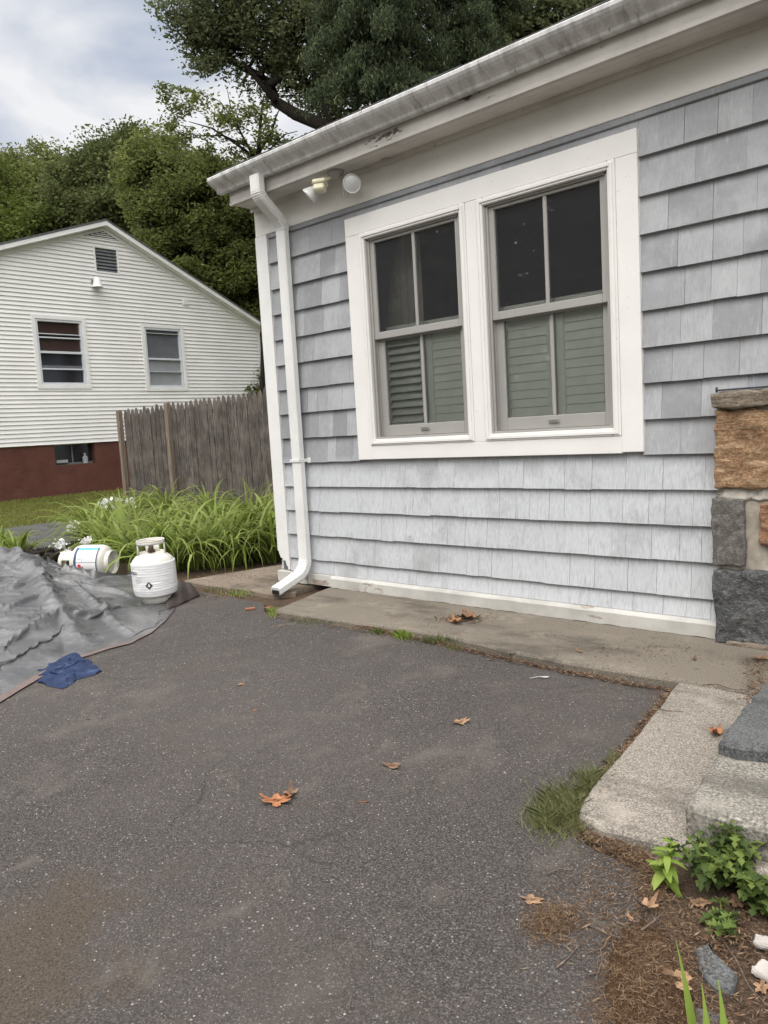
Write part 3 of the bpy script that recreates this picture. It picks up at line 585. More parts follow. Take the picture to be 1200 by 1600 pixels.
mb = MB(); mb.bbox((-.045, -.035, .0), (.045, .035, .028), .006); mb.bbox((-.040, -.032, -.050), (.040, .032, -.0005), .010); mb.bbox((-.047, -.037, -.0045), (.047, .037, .0), .002)
mb.xf(Matrix.Translation((-3.80, 3.75, 2.79)) @ Matrix.Rotation(rad(25), 4, 'Z') @ Matrix.Rotation(rad(-14), 4, 'X')); build('motion_sensor', mb, 'cream_plastic', fl)
mb = MB(); mb.tube([(-3.79, 3.765, 2.815), (-3.765, 3.80, 2.83), (-3.745, 3.82, 2.85)], .012, 10); build('sensor_arm', mb, 'cream_plastic', fl, True)
mb = MB(); mb.tube([(-3.70, 3.835, 2.845), (-3.69, 3.85, 2.78), (-3.675, 3.84, 2.70), (-3.65, 3.84, 2.688), (-3.62, 3.84, 2.71), (-3.61, 3.83, 2.77)], .0035, 8); build('wire', mb, 'lamp_grey', fl, True)

# ------------------------------------------------------------------ stone pier
def rock(mb, a, b, r=.03, seg=.035, amp=.012, seed=0):
    a = Vector(a); b = Vector(b); c = (a+b)/2; h = (b-a)/2; nx, ny, nz_ = [max(3, int((b-a)[i]/seg)) for i in range(3)]; idx = {}; vs = []; fs = []
    def V(i, j, k):
        if (i, j, k) in idx: return idx[i, j, k]
        p = Vector((a.x+(b.x-a.x)*i/nx, a.y+(b.y-a.y)*j/ny, a.z+(b.z-a.z)*k/nz_)); l = p-c
        q = Vector([max(-h[t]+r, min(h[t]-r, l[t])) for t in range(3)]); d = l-q
        if d.length > 1e-6:
            e = d.normalized(); d = e*min(d.length, r) if sum(abs(x) > 1e-5 for x in d) > 1 else d
            f = mnoise.fractal(p*7+Vector((seed, 0, 0)), .8, 2.2, 5)*amp*1.25+abs(mnoise.noise(p*19+Vector((0, seed, 0))))*amp*-.9+mnoise.noise(p*48)*amp*.25
            d = d+e*f
        vs.append(c+q+d); idx[i, j, k] = len(vs)-1; return idx[i, j, k]
    for i in range(nx):
        for j in range(ny):
            fs.append((V(i, j, 0), V(i, j+1, 0), V(i+1, j+1, 0), V(i+1, j, 0))); fs.append((V(i, j, nz_), V(i+1, j, nz_), V(i+1, j+1, nz_), V(i, j+1, nz_)))
        for k in range(nz_):
            fs.append((V(i, 0, k), V(i+1, 0, k), V(i+1, 0, k+1), V(i, 0, k+1))); fs.append((V(i, ny, k), V(i, ny, k+1), V(i+1, ny, k+1), V(i+1, ny, k)))
    for j in range(ny):
        for k in range(nz_):
            fs.append((V(0, j, k), V(0, j, k+1), V(0, j+1, k+1), V(0, j+1, k))); fs.append((V(nx, j, k), V(nx, j+1, k), V(nx, j+1, k+1), V(nx, j, k+1)))
    mb.add(vs, fs); return mb
pier = thing('stone_pier', (-1.05, 3.95, 0), 'rough fieldstone pier with rusty gold and dark granite blocks against the grey shingles', 'stone pier')
def pst(a, b, mat, seed, amp=.012, r=.02, nm='stone'): build(nm, rock(MB(), a, b, r*.45, .010, amp, seed), mat, pier, True)
PY = 3.865
pst((-1.335, PY, .0), (-.72, 3.95, .372), 'stone_dark', 1, .012); pst((-.71, PY-.005, .0), (-.3, 3.95, .42), 'stone_tan', 2)
pst((-1.338, PY, .392), (-1.185, 3.95, .725), 'stone_grey', 3, .010, .022); pst((-1.118, PY-.012, .505), (-.80, 3.95, .705), 'stone_rust', 4, .012, .03); pst((-.78, PY, .44), (-.3, 3.95, .75), 'stone_grey', 5)
pst((-1.322, PY+.004, .772), (-.86, 3.95, 1.148), 'stone_gold', 6, .013, .02); pst((-.84, PY, .77), (-.3, 3.95, 1.14), 'stone_tan', 7)
pst((-1.333, PY-.018, 1.156), (-.95, 3.96, 1.232), 'stone_tan', 8, .010, .026, 'cap_stone'); pst((-.94, PY-.02, 1.156), (-.3, 3.96, 1.235), 'stone_tan', 9, .010, .026, 'cap_stone')
build('mortar', rock(MB(), (-1.318, PY+.034, .01), (-.31, 3.952, 1.19), .01, .03, .005, 12), 'mortar', pier, True)
build('mortar', rock(MB(), (-1.322, PY+.016, .712), (-.45, 3.93, .786), .012, .010, .018, 13), 'mortar_light', pier, True)
build('mortar', rock(MB(), (-1.275, PY-.020, -.01), (-.7, 3.93, .022), .008, .012, .006, 14), 'stone_tan', pier, True)
mb = MB(); mb.bbox((-1.325, 3.905, 1.243), (-.3, 3.954, 1.250), .002); mb.bbox((-1.328, 3.915, 1.236), (-1.318, 3.925, 1.262), .002); build('flashing', mb, 'ink', pier)

# ------------------------------------------------------------------ granite steps
stp = slab('granite_step', [(-.765, 1.985), (-.63, 1.975), (-.52, 1.995), (.4, 2.0), (.4, 3.15), (-.80, 3.14), (-.83, 2.5)], .006, .10, 'granite_light', .010, .03, .018, seed=21)
tag(stp, 'pale speckled granite step slab, the lower of two beside the leafy weeds', 'step')
st2 = slab('granite_step', [(-.800, 2.345), (-.74, 2.335), (-.66, 2.365), (-.55, 2.36), (.4, 2.36), (.4, 3.13), (-.842, 3.12), (-.83, 2.7)], .1015, .145, 'granite_dark', .010, .03, .012, seed=22)
tag(st2, 'dark blue grey granite slab, the upper of two steps at the right edge', 'step')

# ------------------------------------------------------------------ neighbour house
NX = -19.
nb = thing('neighbour_house', (NX, 10.7, 0), 'white clapboard house with brick red foundation behind the wooden fence', 'house')
apY, apZ = 10.74, 6.87; sR, sL = .464, .355; yR, yL = 15.68, 4.3
def roofz(y): return apZ-(y-apY)*sR if y > apY else apZ-(apY-y)*sL
NW = [(8.63, 10.02, 2.63, 4.43), (11.59, 12.94, 2.57, 4.39)]; NV = (10.43, 11.12, 5.60, 6.28)
mb = MB(); e = .1016; z = 1.262
while z < apZ-.15:
    zt = z+e; zc = z+e
    ya = max(yL, apY-(apZ-.02-zc)/sL); yb = min(yR, apY+(apZ-.02-zc)/sR)
    holes = [(w_[0]+.05, w_[1]-.05) for w_ in NW if zt > w_[2]+.06 and z < w_[3]-.06]+([(NV[0]+.03, NV[1]-.03)] if zt > NV[2]+.04 and z < NV[3]-.04 else [])
    for a, b in rows(ya, yb, holes):
        mb.add([(NX, a, z), (NX, b, z), (NX+.034, b, z), (NX+.034, a, z), (NX, a, zt), (NX, b, zt), (NX+.003, b, zt), (NX+.003, a, zt)], [(0, 1, 2, 3), (3, 2, 6, 7), (0, 3, 7, 4), (1, 5, 6, 2), (4, 7, 6, 5)])
    z += e
build('siding', mb, 'siding', nb)
mb = MB(); mb.add([(NX-.12, yL, 1.26), (NX-.12, yR, 1.26), (NX-.12, yR, roofz(yR)-.05), (NX-.12, apY, apZ-.05), (NX-.12, yL, roofz(yL)-.05), (NX-9, yL, 1.26), (NX-9, yR, 1.26), (NX-9, yR, roofz(yR)-.05), (NX-9, apY, apZ-.05), (NX-9, yL, roofz(yL)-.05)],
    [(0, 1, 2, 3, 4), (9, 8, 7, 6, 5), (0, 5, 6, 1), (1, 6, 7, 2), (0, 4, 9, 5)]); build('wall', mb, 'pane_dark', nb)
mb = MB()
for y0, y1, z0, z1 in ((yL, 8.90, -.1, 1.25), (9.96, yR, -.1, 1.25), (8.90, 9.96, -.1, .73)): mb.box((NX-.3, y0, z0), (NX-.01, y1, z1))
build('foundation', mb, 'foundation_red', nb)
mb = MB(); mb.box((NX-9, yR-.3, -.1), (NX-.31, yR, 1.25)); build('foundation', mb, 'foundation_red', nb); mb = MB(); mb.box((NX-9, yL, -.1), (NX-.31, yL+.3, 1.25)); build('foundation', mb, 'foundation_red', nb)
mb = MB()
for ya, yb in ((apY, yR+.28), (yL-.25, apY)):
    za, zb_ = roofz(ya), roofz(yb); mb.add([(x, y, z+dz) for x in (NX+.26, NX-9.2) for y, z in ((ya, za), (yb, zb_)) for dz in (.02, .07)], [(0, 1, 3, 2), (4, 6, 7, 5), (1, 5, 7, 3), (0, 2, 6, 4), (0, 4, 5, 1), (2, 3, 7, 6)])
build('roof', mb, 'roof_shingle', nb)
def rake(x0, x1, t0, t1, mat):
    mb = MB()
    for ya, yb in ((apY, yR+.26), (yL-.25, apY)):
        za, zb_ = roofz(ya), roofz(yb); mb.add([(x, y, z+dz) for x in (x0, x1) for y, z in ((ya, za), (yb, zb_)) for dz in (t0, t1)], [(0, 1, 3, 2), (4, 6, 7, 5), (1, 5, 7, 3), (0, 2, 6, 4), (0, 4, 5, 1), (2, 3, 7, 6)])
    build('rake_trim', mb, mat, nb)
rake(NX+.20, NX+.25, -.09, .018, 'nb_trim'); rake(NX+.02, NX+.199, -.10, -.07, 'nb_trim'); rake(NX+.020, NX+.040, -.20, -.101, 'nb_trim')
mb = MB(); mb.bbox((NX-.1, yR-.09, 1.26), (NX+.03, yR+.02, roofz(yR)-.1), .005); build('corner_post', mb, 'nb_trim', nb)
mb = MB(); mb.tube([(NX+.28, yR+.36, roofz(yR)-.10), (NX-9, yR+.36, roofz(yR)-.10)], .07, 10); build('gutter', mb, 'nb_trim', nb)
def nwin(y0, y1, z0, z1, style):
    wn_ = bpy.data.objects.new('window', None); C.objects.link(wn_); wn_.parent = nb; wn_.location = Vector((NX, (y0+y1)/2, z0))-wloc(nb)
    def ring(a0, a1, b0, b1, t, x0, x1, nm, mat):
        m2 = MB(); m2.bbox((x0, a0, b0), (x1, a0+t, b1), .004); m2.bbox((x0, a1-t, b0), (x1, a1, b1), .004); m2.bbox((x0, a0+t, b1-t), (x1, a1-t, b1), .004); m2.bbox((x0, a0+t, b0), (x1, a1-t, b0+t), .004); build(nm, m2, mat, wn_)
    ring(y0, y1, z0, z1, .10, NX-.05, NX+.045, 'frame', 'nb_trim'); ring(y0+.101, y1-.101, z0+.101, z1-.101, .055, NX-.06, NX+.028, 'sash', 'nb_alum')
    a0, a1, b0, b1 = y0+.155, y1-.155, z0+.155, z1-.155; H = b1-b0
    for f, t in style[0]: mb = MB(); zc = b1-f*H; mb.bbox((NX-.05, a0, zc-t/2), (NX+.015, a1, zc+t/2), .002); build('rail', mb, 'nb_alum', wn_)
    for f0, f1, mat in style[1]: mb = MB(); mb.box((NX-.065-.01*f0, a0, b1-f1*H), (NX-.058-.01*f0, a1, b1-f0*H)); build('pane', mb, mat, wn_)
nwin(*NW[0], (((.20, .02), (.26, .03), (.50, .055), (.775, .035)), ((0, .22, 'pane_brown'), (.22, .50, 'pane_brown'), (.50, .71, 'pane_dark'), (.71, .775, 'pane_grey'), (.775, 1, 'pane_dark'))))
nwin(*NW[1], (((.06, .012), (.52, .05), (.75, .012)), ((0, .25, 'pane_grey'), (.25, .52, 'pane_grey'), (.52, .75, 'pane_light'), (.75, 1, 'pane_light'))))
y0, y1, z0, z1 = NV; vt = bpy.data.objects.new('attic_vent', None); C.objects.link(vt); vt.parent = nb; vt.location = Vector((NX, y0, z0))-wloc(nb)
mb = MB()
for a, b in (((y0, z0), (y0+.045, z1)), ((y1-.045, z0), (y1, z1)), ((y0+.045, z1-.045), (y1-.045, z1)), ((y0+.045, z0), (y1-.045, z0+.045))): mb.bbox((NX-.03, a[0], a[1]), (NX+.035, b[0], b[1]), .003)
build('frame', mb, 'nb_trim', vt)
mb = MB(); n = 7
for k in range(n): za = z0+.045+(z1-z0-.09)*k/n; mb.add([(NX+.018, y0+.045, za), (NX+.018, y1-.045, za), (NX-.03, y1-.045, za+.082), (NX-.03, y0+.045, za+.082), (NX+.014, y0+.045, za-.006), (NX+.014, y1-.045, za-.006)], [(0, 1, 2, 3), (4, 5, 1, 0)])
build('slat', mb, 'vent_grey', vt)
mb = MB(); g0, gz_ = 10.28, 6.43
gv = bpy.data.objects.new('gable_vent', None); C.objects.link(gv); gv.parent = nb; gv.location = Vector((NX, g0, gz_))-wloc(nb)
def tri3(a, b, c, x0, x1, nm, mat): m2 = MB(); m2.loft([[(x, *a), (x, *b), (x, *c)] for x in (x0, x1)]); build(nm, m2, mat, gv)
tri3((9.86, 6.43), (11.40, 6.43), (10.74, 6.735), NX, NX+.05, 'frame', 'nb_trim'); tri3((10.16, 6.475), (11.18, 6.475), (10.74, 6.675), NX+.0502, NX+.052, 'backing', 'vent_dark')
mb = MB()
for k in range(4):
    z_ = 6.478+k*.048; f = 1-(z_+.03-6.475)/.2; mb.bbox((NX+.0522, 10.74-.58*f, z_), (NX+.065, 10.74+.44*f, z_+.020), .002)
build('slat', mb, 'nb_trim', gv)
# basement window, lamp, meter plate
bw = bpy.data.objects.new('basement_window', None); C.objects.link(bw); bw.parent = nb; bw.location = Vector((NX, 8.9, .73))-wloc(nb)
mb = MB(); mb.box((NX-.20, 8.905, .735), (NX-.19, 9.955, 1.245)); build('pane', mb, 'pane_dark', bw)
mb = MB(); mb.bbox((NX-.189, 8.905, .735), (NX-.15, 9.955, .78), .003); mb.bbox((NX-.189, 9.41, .78), (NX-.16, 9.44, 1.24), .003); mb.bbox((NX-.189, 8.905, .78), (NX-.15, 8.94, 1.245), .003); build('frame', mb, 'vent_grey', bw)
mb = MB(); mb.bbox((NX-.149, 8.95, .781), (NX-.06, 9.25, .86), .01); build('tray', mb, 'pane_light', bw); mb = MB(); mb.tube([(NX-.09, 9.72, .74), (NX-.09, 9.72, .90), (NX-.09, 9.72, .93), (NX-.09, 9.72, 1.0)], [.07, .07, .03, .03], 12); build('jar', mb, 'pane_light', bw)
nl = thing('wall_lamp', (NX+.02, 10.38, 5.32), 'small white dome lamp on the white clapboard gable below the louvred vent', 'wall lamp')
mb = MB(); mb.lathe([(.14, -.16), (.10, -.05), (.085, .03), (.05, .09), (0, .10)], 20, (NX+.16, 10.38, 5.36)); build('lamp_shade', mb, 'label_white', nl, True)
mb = MB(); mb.tube([(NX+.01, 10.33, 5.36), (NX+.12, 10.28, 5.40)], [.03, .035], 10); mb.bbox((NX+.019, 10.30, 5.28), (NX+.05, 10.44, 5.43), .01); build('bracket', mb, 'lamp_grey', nl, True)
mb = MB(); mb.bbox((NX+.012, 12.98, 4.96), (NX+.05, 13.19, 5.15), .01); mb.bbox((NX+.0502, 13.01, 4.99), (NX+.06, 13.16, 5.12), .01); build('vent_cover', mb, 'nb_trim', nb)

# ------------------------------------------------------------------ fence
fn = thing('wooden_fence', (-14.3, 8.15, 0), 'weathered grey brown picket fence of pointed boards beside the white house', 'fence')
mb = MB(); x = -14.22; k = 0; rnd = random.Random(3)
while x < -4.80:
    w_ = .132+rnd.uniform(-.008, .006); zb = .0; zt = 1.84+.02*(x+14.3)+rnd.uniform(-.035, .025); y = 8.15+rnd.uniform(-.008, .008); l = rnd.uniform(-.012, .012)
    x0, x1 = x, x+w_; pk = .055; pr = [(x0, zb), (x1, zb), (x1+l, zt-.14), (x1+l-.022, zt-.06), ((x0+x1)/2+l+.015, zt-.006), ((x0+x1)/2+l-.012, zt), (x0+l+.022, zt-.06), (x0+l, zt-.14)]
    t = rnd.uniform(.012, .02); mb.loft([[(px, y-t, pz) for px, pz in pr], [(px, y, pz) for px, pz in pr]]); x += w_+rnd.uniform(.006, .012); k += 1
build('picket_panel', mb, 'fence_wood', fn)
mb = MB()
for z in (.35, 1.0, 1.6): mb = MB(); mb.bbox((-14.2, 8.165, z), (-4.75, 8.20, z+.08), .004); build('rail', mb, 'fence_wood', fn)
for x, y in ((-14.33, 8.10), (-12.60, 8.10), (-9.5, 8.24), (-7.0, 8.24)):
    mb = MB(); mb.bbox((x-.05, y-.045, -.1), (x+.05, y+.045, 1.86+.02*(x+14.3)-.02), .006); build('post', mb, 'post_wood', fn)

# ------------------------------------------------------------------ propane tanks
def text_mesh(s, size, bold=False):
    cu = bpy.data.curves.new('t', 'FONT'); cu.body = s; cu.size = size; cu.align_x = 'LEFT'; cu.resolution_u = 3; cu.offset = .0006 if bold else 0
    ob = bpy.data.objects.new('t', cu); me = bpy.data.meshes.new_from_object(ob); v = [tuple(p.co) for p in me.vertices]; f = [tuple(p.vertices) for p in me.polygons]
    bpy.data.objects.remove(ob); bpy.data.meshes.remove(me); return v, f
def wrap(mb, v, f, R, a0, z0):               # bend flat x, y onto the cylinder, a0 radians counter clockwise
    return mb.add([(R*math.cos(a0+p[0]/R), R*math.sin(a0+p[0]/R), z0+p[1]) for p in v], f)
def patch(mb, R, a0, a1, z0, z1, n=14):
    return mb.add([(R*math.cos(a0+(a1-a0)*i/n), R*math.sin(a0+(a1-a0)*i/n), z) for i in range(n+1) for z in (z0, z1)], [(2*i, 2*i+2, 2*i+3, 2*i+1) for i in range(n)])
def tank(label, wrapd):
    t = thing('propane_tank', (0, 0, 0), label, 'propane tank')
    prof = [(0, .028), (.07, .031), (.115, .042), (.145, .065), (.1545, .10), (.1548, .19), (.1565, .192), (.1565, .198), (.1548, .20), (.1545, .285), (.145, .318), (.118, .345), (.08, .360), (.04, .366), (0, .367)]
    build('body', MB().lathe(prof, 56), 'tank_cream', t, True)
    mb = MB(); mb.lathe([(.101, .05), (.103, .0), (.098, .0), (.096, .05)], 40); build('foot_ring', mb, 'tank_cream', t, True)
    # collar: upright ring open at the front with a top rim
    mb = MB(); R = .098; th = .004
    def arc(a0, a1, z0, z1, rr=R):
        n = max(3, int((a1-a0)/.12)); rg = []
        for i in range(n+1):
            a = a0+(a1-a0)*i/n; rg.append([(r*math.cos(a), r*math.sin(a), z) for r, z in ((rr-th/2, z0), (rr+th/2, z0), (rr+th/2, z1), (rr-th/2, z1))])
        mb.loft(rg)
    arc(rad(-18), rad(18), .340, .430); arc(rad(162), rad(198), .340, .430); arc(rad(60), rad(120), .340, .43); arc(0, 2*PI-.0001, .430, .455); arc(rad(18), rad(60), .340, .37); arc(rad(120), rad(162), .340, .37)
    mb.lathe([(.100, .455), (.104, .458), (.100, .462), (.094, .458), (.096, .454)], 40)
    if wrapd is False: arc(rad(198), rad(240), .34, .43); arc(rad(290), rad(342), .34, .43)
    build('collar', mb, 'tank_cream', t, True)
    mb = MB(); mb.tube([(0, 0, .36), (0, 0, .385)], .028, 14); mb.tube([(0, 0, .385), (0, 0, .415)], .018, 12); mb.tube([(0, -.0, .40), (0, -.055, .40)], [.014, .017], 12); vv = build('valve', mb, 'tank_brass', t, True)
    mb = MB(); mb.lathe([(0, .418), (.024, .418), (.027, .424), (.027, .436), (.022, .44), (0, .44)], 16); build('handle', mb, 'lamp_grey', vv, True)
    return t
t1 = tank('upright cream propane tank wrapped in white plastic, standing on the tarp corner', True)
mb = MB(); prof = []
for i in range(61):
    z = .066+.235*i/60; q = .0009*math.sin(i*1.35)+.0008*math.sin(i*2.9+1)+(.0014 if i in (5, 16, 23, 37, 44, 55) else 0); prof.append((min(.1585, .1545+.004)+q*.7 if z > .1 else .150+(z-.066)*.22+q*.5, z))
prof = [(.146, .062)]+prof+[(.146, .304)]
o_ = MB(); n = 90
rg = []
for r, z in prof: rg.append([((r+.0011*mnoise.noise((math.cos(a)*2, math.sin(a)*2, z*45)))*math.cos(a), (r+.0011*mnoise.noise((math.cos(a)*2, math.sin(a)*2, z*45)))*math.sin(a), z+.002*mnoise.noise((math.cos(a)*1.5, math.sin(a)*1.5, z*9))) for a in [2*PI*k/n for k in range(n)]])
o_.loft(rg, cap=False); lab = build('plastic_wrap', o_, 'shrink_wrap', t1, True)
v, f = text_mesh('eraco', .040, True); mb = wrap(MB(), v, f, .1615, rad(-164), .232); build('lettering', mb, 'ink', lab)
mb = MB(); cz, ca, d = .150, rad(-100), .028
ds_ = [(0, -d), (d, 0), (0, d), (-d, 0)]; ii = [(0, -d*.82), (d*.82, 0), (0, d*.82), (-d*.82, 0)]
wrap(mb, ds_, [(0, 1, 2, 3)], .1618, ca, cz); dm = build('hazard_mark', mb, 'ink', lab)
mb = MB(); wrap(mb, [(-.004, -.010), (.004, -.010), (.009, .0), (.004, .002), (.004, .014), (-.004, .014), (-.004, .002), (-.009, .0)], [tuple(range(8))], .1624, ca, cz+.001); build('symbol', mb, 'label_white', dm)
mb = MB()
for k in range(4): patch(mb, .1616, rad(-140), rad(-116-6*(k % 2)), .210-.013*k, .2125-.013*k, 6)
patch(mb, .1616, rad(-122), rad(-106), .149, .151, 5)
for k in range(6): patch(mb, .1616, rad(-128), rad(-108), .135-.009*k, .1358-.009*k, 5)
build('fine_print', mb, 'print_grey', lab)
mb = MB(); patch(mb, .1575, rad(-66), rad(-54), .272, .2755, 4); build('fine_print', mb, 'ink', lab)
t1.location = (-5.055, 3.025, -.012); t1.rotation_euler = (rad(1), rad(-1.5), rad(53))
t2 = tank('cream propane tank with blue banded label, lying on its side behind the tarp', False)
mb = MB(); patch(mb, .158, rad(-130), rad(-25), .075, .285, 24); lb = build('label', mb, 'label_white', t2)
mb = MB(); patch(mb, .1585, rad(-38), rad(-27), .085, .272, 6); build('band', mb, 'label_blue', lb)
mb = MB()
for za, zb in ((.075, .084), (.262, .285)): patch(mb, .1586, rad(-130), rad(-25), za, zb, 24)
patch(mb, .1586, rad(-81), rad(-79.6), .084, .262, 3); patch(mb, .1586, rad(-79.6), rad(-38.2), .208, .211, 10); build('border', mb, 'label_navy', lb)
mb = MB(); d = .020; wrap(mb, [(0, -d), (d, 0), (0, d), (-d, 0)], [(0, 1, 2, 3)], .1588, rad(-91), .232); build('hazard_mark', mb, 'label_red', lb)
mb = MB()
for k in range(9): patch(mb, .1587, rad(-76+3.9*k), rad(-75+3.9*k), .10+.01*(k % 3), .195, 3)
for k in range(8): patch(mb, .1587, rad(-126+3.6*k), rad(-125+3.6*k), .10, .200-.012*(k % 2), 3)
for k in range(5): patch(mb, .1587, rad(-72+5*k), rad(-70+5*k), .220, .250, 3)
build('fine_print', mb, 'print_grey', lb)
# lies with its axis across the view, collar to the left
p = gz(143, 905, 0); ax = Vector((-CR.x, -CR.y, .02)).normalized(); ax = (Matrix.Rotation(rad(-8), 3, 'Z') @ ax)
xx = Vector((0, 0, 1)); yy = ax.cross(xx).normalized(); xx = yy.cross(ax)   # local -Y must face the camera
Rm = Matrix((xx, yy, ax)).transposed()
if (Rm @ Vector((0, -1, 0))).dot(Vector((0, 0, 0))-p) < 0: xx, yy = -xx, -yy; Rm = Matrix((xx, yy, ax)).transposed()
t2.rotation_euler = Rm.to_euler(); t2.location = Vector((p.x, p.y, .148))-ax*.22

# ------------------------------------------------------------------ tarp
def cloth(X, fac, H, pin, steps=90, iters=6, seed=1, amp=.01, bend=.12, fl=3):
    """relax an over-long sheet onto the heights H so that it buckles into real folds"""
    r_ = np.random.default_rng(seed); X = X.copy(); flat = X.copy(); flat[..., 2] = H
    sets = [(1, 0, 1.), (0, 1, 1.), (1, 1, .6), (1, -1, .6), (2, 0, bend*2), (0, 2, bend*2), (fl, 0, bend), (0, fl, bend), (2*fl, 0, bend*.5), (0, 2*fl, bend*.5)]
    def sl(di, dj):
        a = (slice(0, X.shape[0]-di), slice(0, X.shape[1]-dj) if dj >= 0 else slice(-dj, None)); b = (slice(di, None), slice(dj, None) if dj >= 0 else slice(0, X.shape[1]+dj)); return a, b
    pre = []
    for di, dj, k in sets:
        a, b = sl(di, dj); pre.append((a, b, k, np.linalg.norm((flat[b]-flat[a]), axis=-1)*.5*(fac[a]+fac[b])))
    free = (~pin)[..., None].astype(float); X[..., 2] = H+amp+X[..., 2]; V = np.zeros_like(X); P0 = X.copy()
    for t in range(steps):
        old = X.copy(); V *= .90; V[..., 2] -= .0008; X = X+V*free
        for _ in range(iters):
            for a, b, k, L in pre:
                d = X[b]-X[a]; l = np.linalg.norm(d, axis=-1)+1e-9; c = (.25*k*(l-L)/l)[..., None]*d; X[a] += c*free[a]; X[b] -= c*free[b]
            X[..., 2] = np.maximum(X[..., 2], H)
        V = X-old; con = (X[..., 2] <= H+.001)[..., None]; V = np.where(con, V*.3, V)
    return X
def seg_d(p, a, b):
    ab = b-a; t = max(0, min(1, (p-a).dot(ab)/ab.dot(ab))); return (p-(a+ab*t)).length, t
front = [gz(*q).xy for q in ((-420, 1330), (-180, 1195), (0, 1090), (50, 1061), (100, 1030), (135, 1019), (170, 1008), (203, 1000), (235, 984), (258, 965), (272, 948))]
back = [gz(*q).xy for q in ((-420, 905), (-180, 905), (0, 903), (60, 905), (100, 913), (150, 916), (200, 908), (232, 905), (262, 905), (276, 912), (280, 925))]
def lerp_pts(P, t): t *= len(P)-1; i = min(int(t), len(P)-2); return P[i].lerp(P[i+1], t-i)
folds = [((5, 885), (120, 985), .10, .10), ((70, 930), (215, 925), .06, .07), ((60, 985), (190, 945), .07, .08), ((150, 915), (205, 900), .07, .07), ((0, 1010), (110, 965), .06, .07), ((-200, 930), (20, 900), .16, .25), ((20, 1050), (150, 990), .035, .05), ((120, 930), (195, 972), .06, .055), ((30, 930), (90, 915), .05, .12)]
folds = [(gz(*a, .05).xy, gz(*b, .05).xy, h, s_) for a, b, h, s_ in folds]
nu, nv = 250, 130
G0 = np.zeros((nu+1, nv+1, 3)); Hh = np.zeros((nu+1, nv+1)); Z0 = np.zeros((nu+1, nv+1))
for i in range(nu+1):
    u = i/nu; a = lerp_pts(front, u); b = lerp_pts(back, u)
    for j in range(nv+1):
        v = j/nv; p = a.lerp(b, v); w_ = mnoise.noise(Vector((u*9, 0, 7)))*.02*(1-v); p = p+(b-a).normalized()*w_; G0[i, j, :2] = p
        edge = min(1., v/.14)**1.3*min(1., max(0, 1-u)/.10)
        z = .26*math.exp(-((u-.20)/.29)**2)*math.sin(PI*min(1, v*.66))**1.2+.03*math.exp(-((u-.62)/.20)**2)*math.sin(PI*min(1, v*.72))
        for a_, b_, h, s_ in folds:
            d, t = seg_d(p, a_, b_); z += h*.5*math.exp(-(d/(s_*.6))**2)*(math.sin(PI*(.08+.84*t))**.5)
        fl_ = 1-.97*math.exp(-((p-Vector((-5.055, 3.025))).length/.24)**4)
        Hh[i, j] = GZ+.004+max(0, z)*edge*fl_
        al = p.x*-.45+p.y*.89; ac = p.x*.89+p.y*.45; q = Vector((al*1.1, ac*3.2, 0)); q = q+Vector((mnoise.noise(q*.8)*.6, mnoise.noise(q*.8+Vector((5, 5, 0)))*.8, 0))
        Z0[i, j] = (.075*max(0, 1-abs(mnoise.noise(q))*2.6)**1.4+.010*mnoise.noise(Vector((p.x*12, p.y*12, 3))))*edge*fl_
G0[..., 2] = np.maximum(Z0, 0)
vv = np.linspace(0, 1, nv+1)[None, :]*np.ones((nu+1, 1)); uu = np.linspace(0, 1, nu+1)[:, None]*np.ones((1, nv+1)); pin = (vv < .004) | (vv > .996) | (uu > .997) | (uu < .003)
tk = np.hypot(G0[..., 0]+5.055, G0[..., 1]-3.025) < .13; pin |= tk
fac = 1+.07*np.clip((vv-.02)/.16, 0, 1)*np.clip((1-uu)/.12, 0, 1)*np.clip((np.hypot(G0[..., 0]+5.055, G0[..., 1]-3.025)-.10)/.25, 0, 1)
TX = cloth(G0, fac, Hh, pin, steps=85, iters=6, amp=.002, bend=.05, fl=4)
tarp = thing('tarp', (-5, 2, 0), 'crumpled grey plastic tarp with faded pink hem, heaped at the left edge', 'tarp')
ii, jj = np.meshgrid(np.arange(nu), np.arange(nv), indexing='ij'); a = (ii*(nv+1)+jj).ravel()
fast('sheet', TX.reshape(-1, 3), np.stack([a, a+nv+1, a+nv+2, a+1], -1), 'tarp', tarp, True)
mb = MB(); hw = 4
for i in range(nu+1):
    for j in range(hw+1): q = TX[i, j]; mb.v.append((q[0], q[1], q[2]+.0022))
for i in range(nu):
    for j in range(hw): k = i*(hw+1)+j; mb.f.append((k, k+hw+1, k+hw+2, k+1))
rg = []
build('hem', mb, 'tarp_hem', tarp, True)
# stiff dark fold lifted behind the upright tank
mb = MB(); rg = []
for i in range(26):
    t = i/25; a = gz(258, 950).lerp(gz(312, 926), t); b = gz(262, 905).lerp(gz(300, 908), t); h = .085*math.sin(PI*min(1, t*.8+.15))+.008*math.sin(t*17)
    rg.append([Vector((a.x, a.y, GZ+.004+.015*abs(math.sin(t*9)))), a.lerp(b, .35)+Vector((0, 0, GZ+h*.8)), a.lerp(b, .6)+Vector((0, 0, GZ+h)), a.lerp(b, .62)+Vector((0, 0, GZ+h-.008)), a.lerp(b, .37)+Vector((0, 0, GZ+h*.8-.010)), Vector((a.x, a.y, GZ+.001))])
mb.loft(rg); build('corner_fold', mb, 'tarp_under', tarp, True)

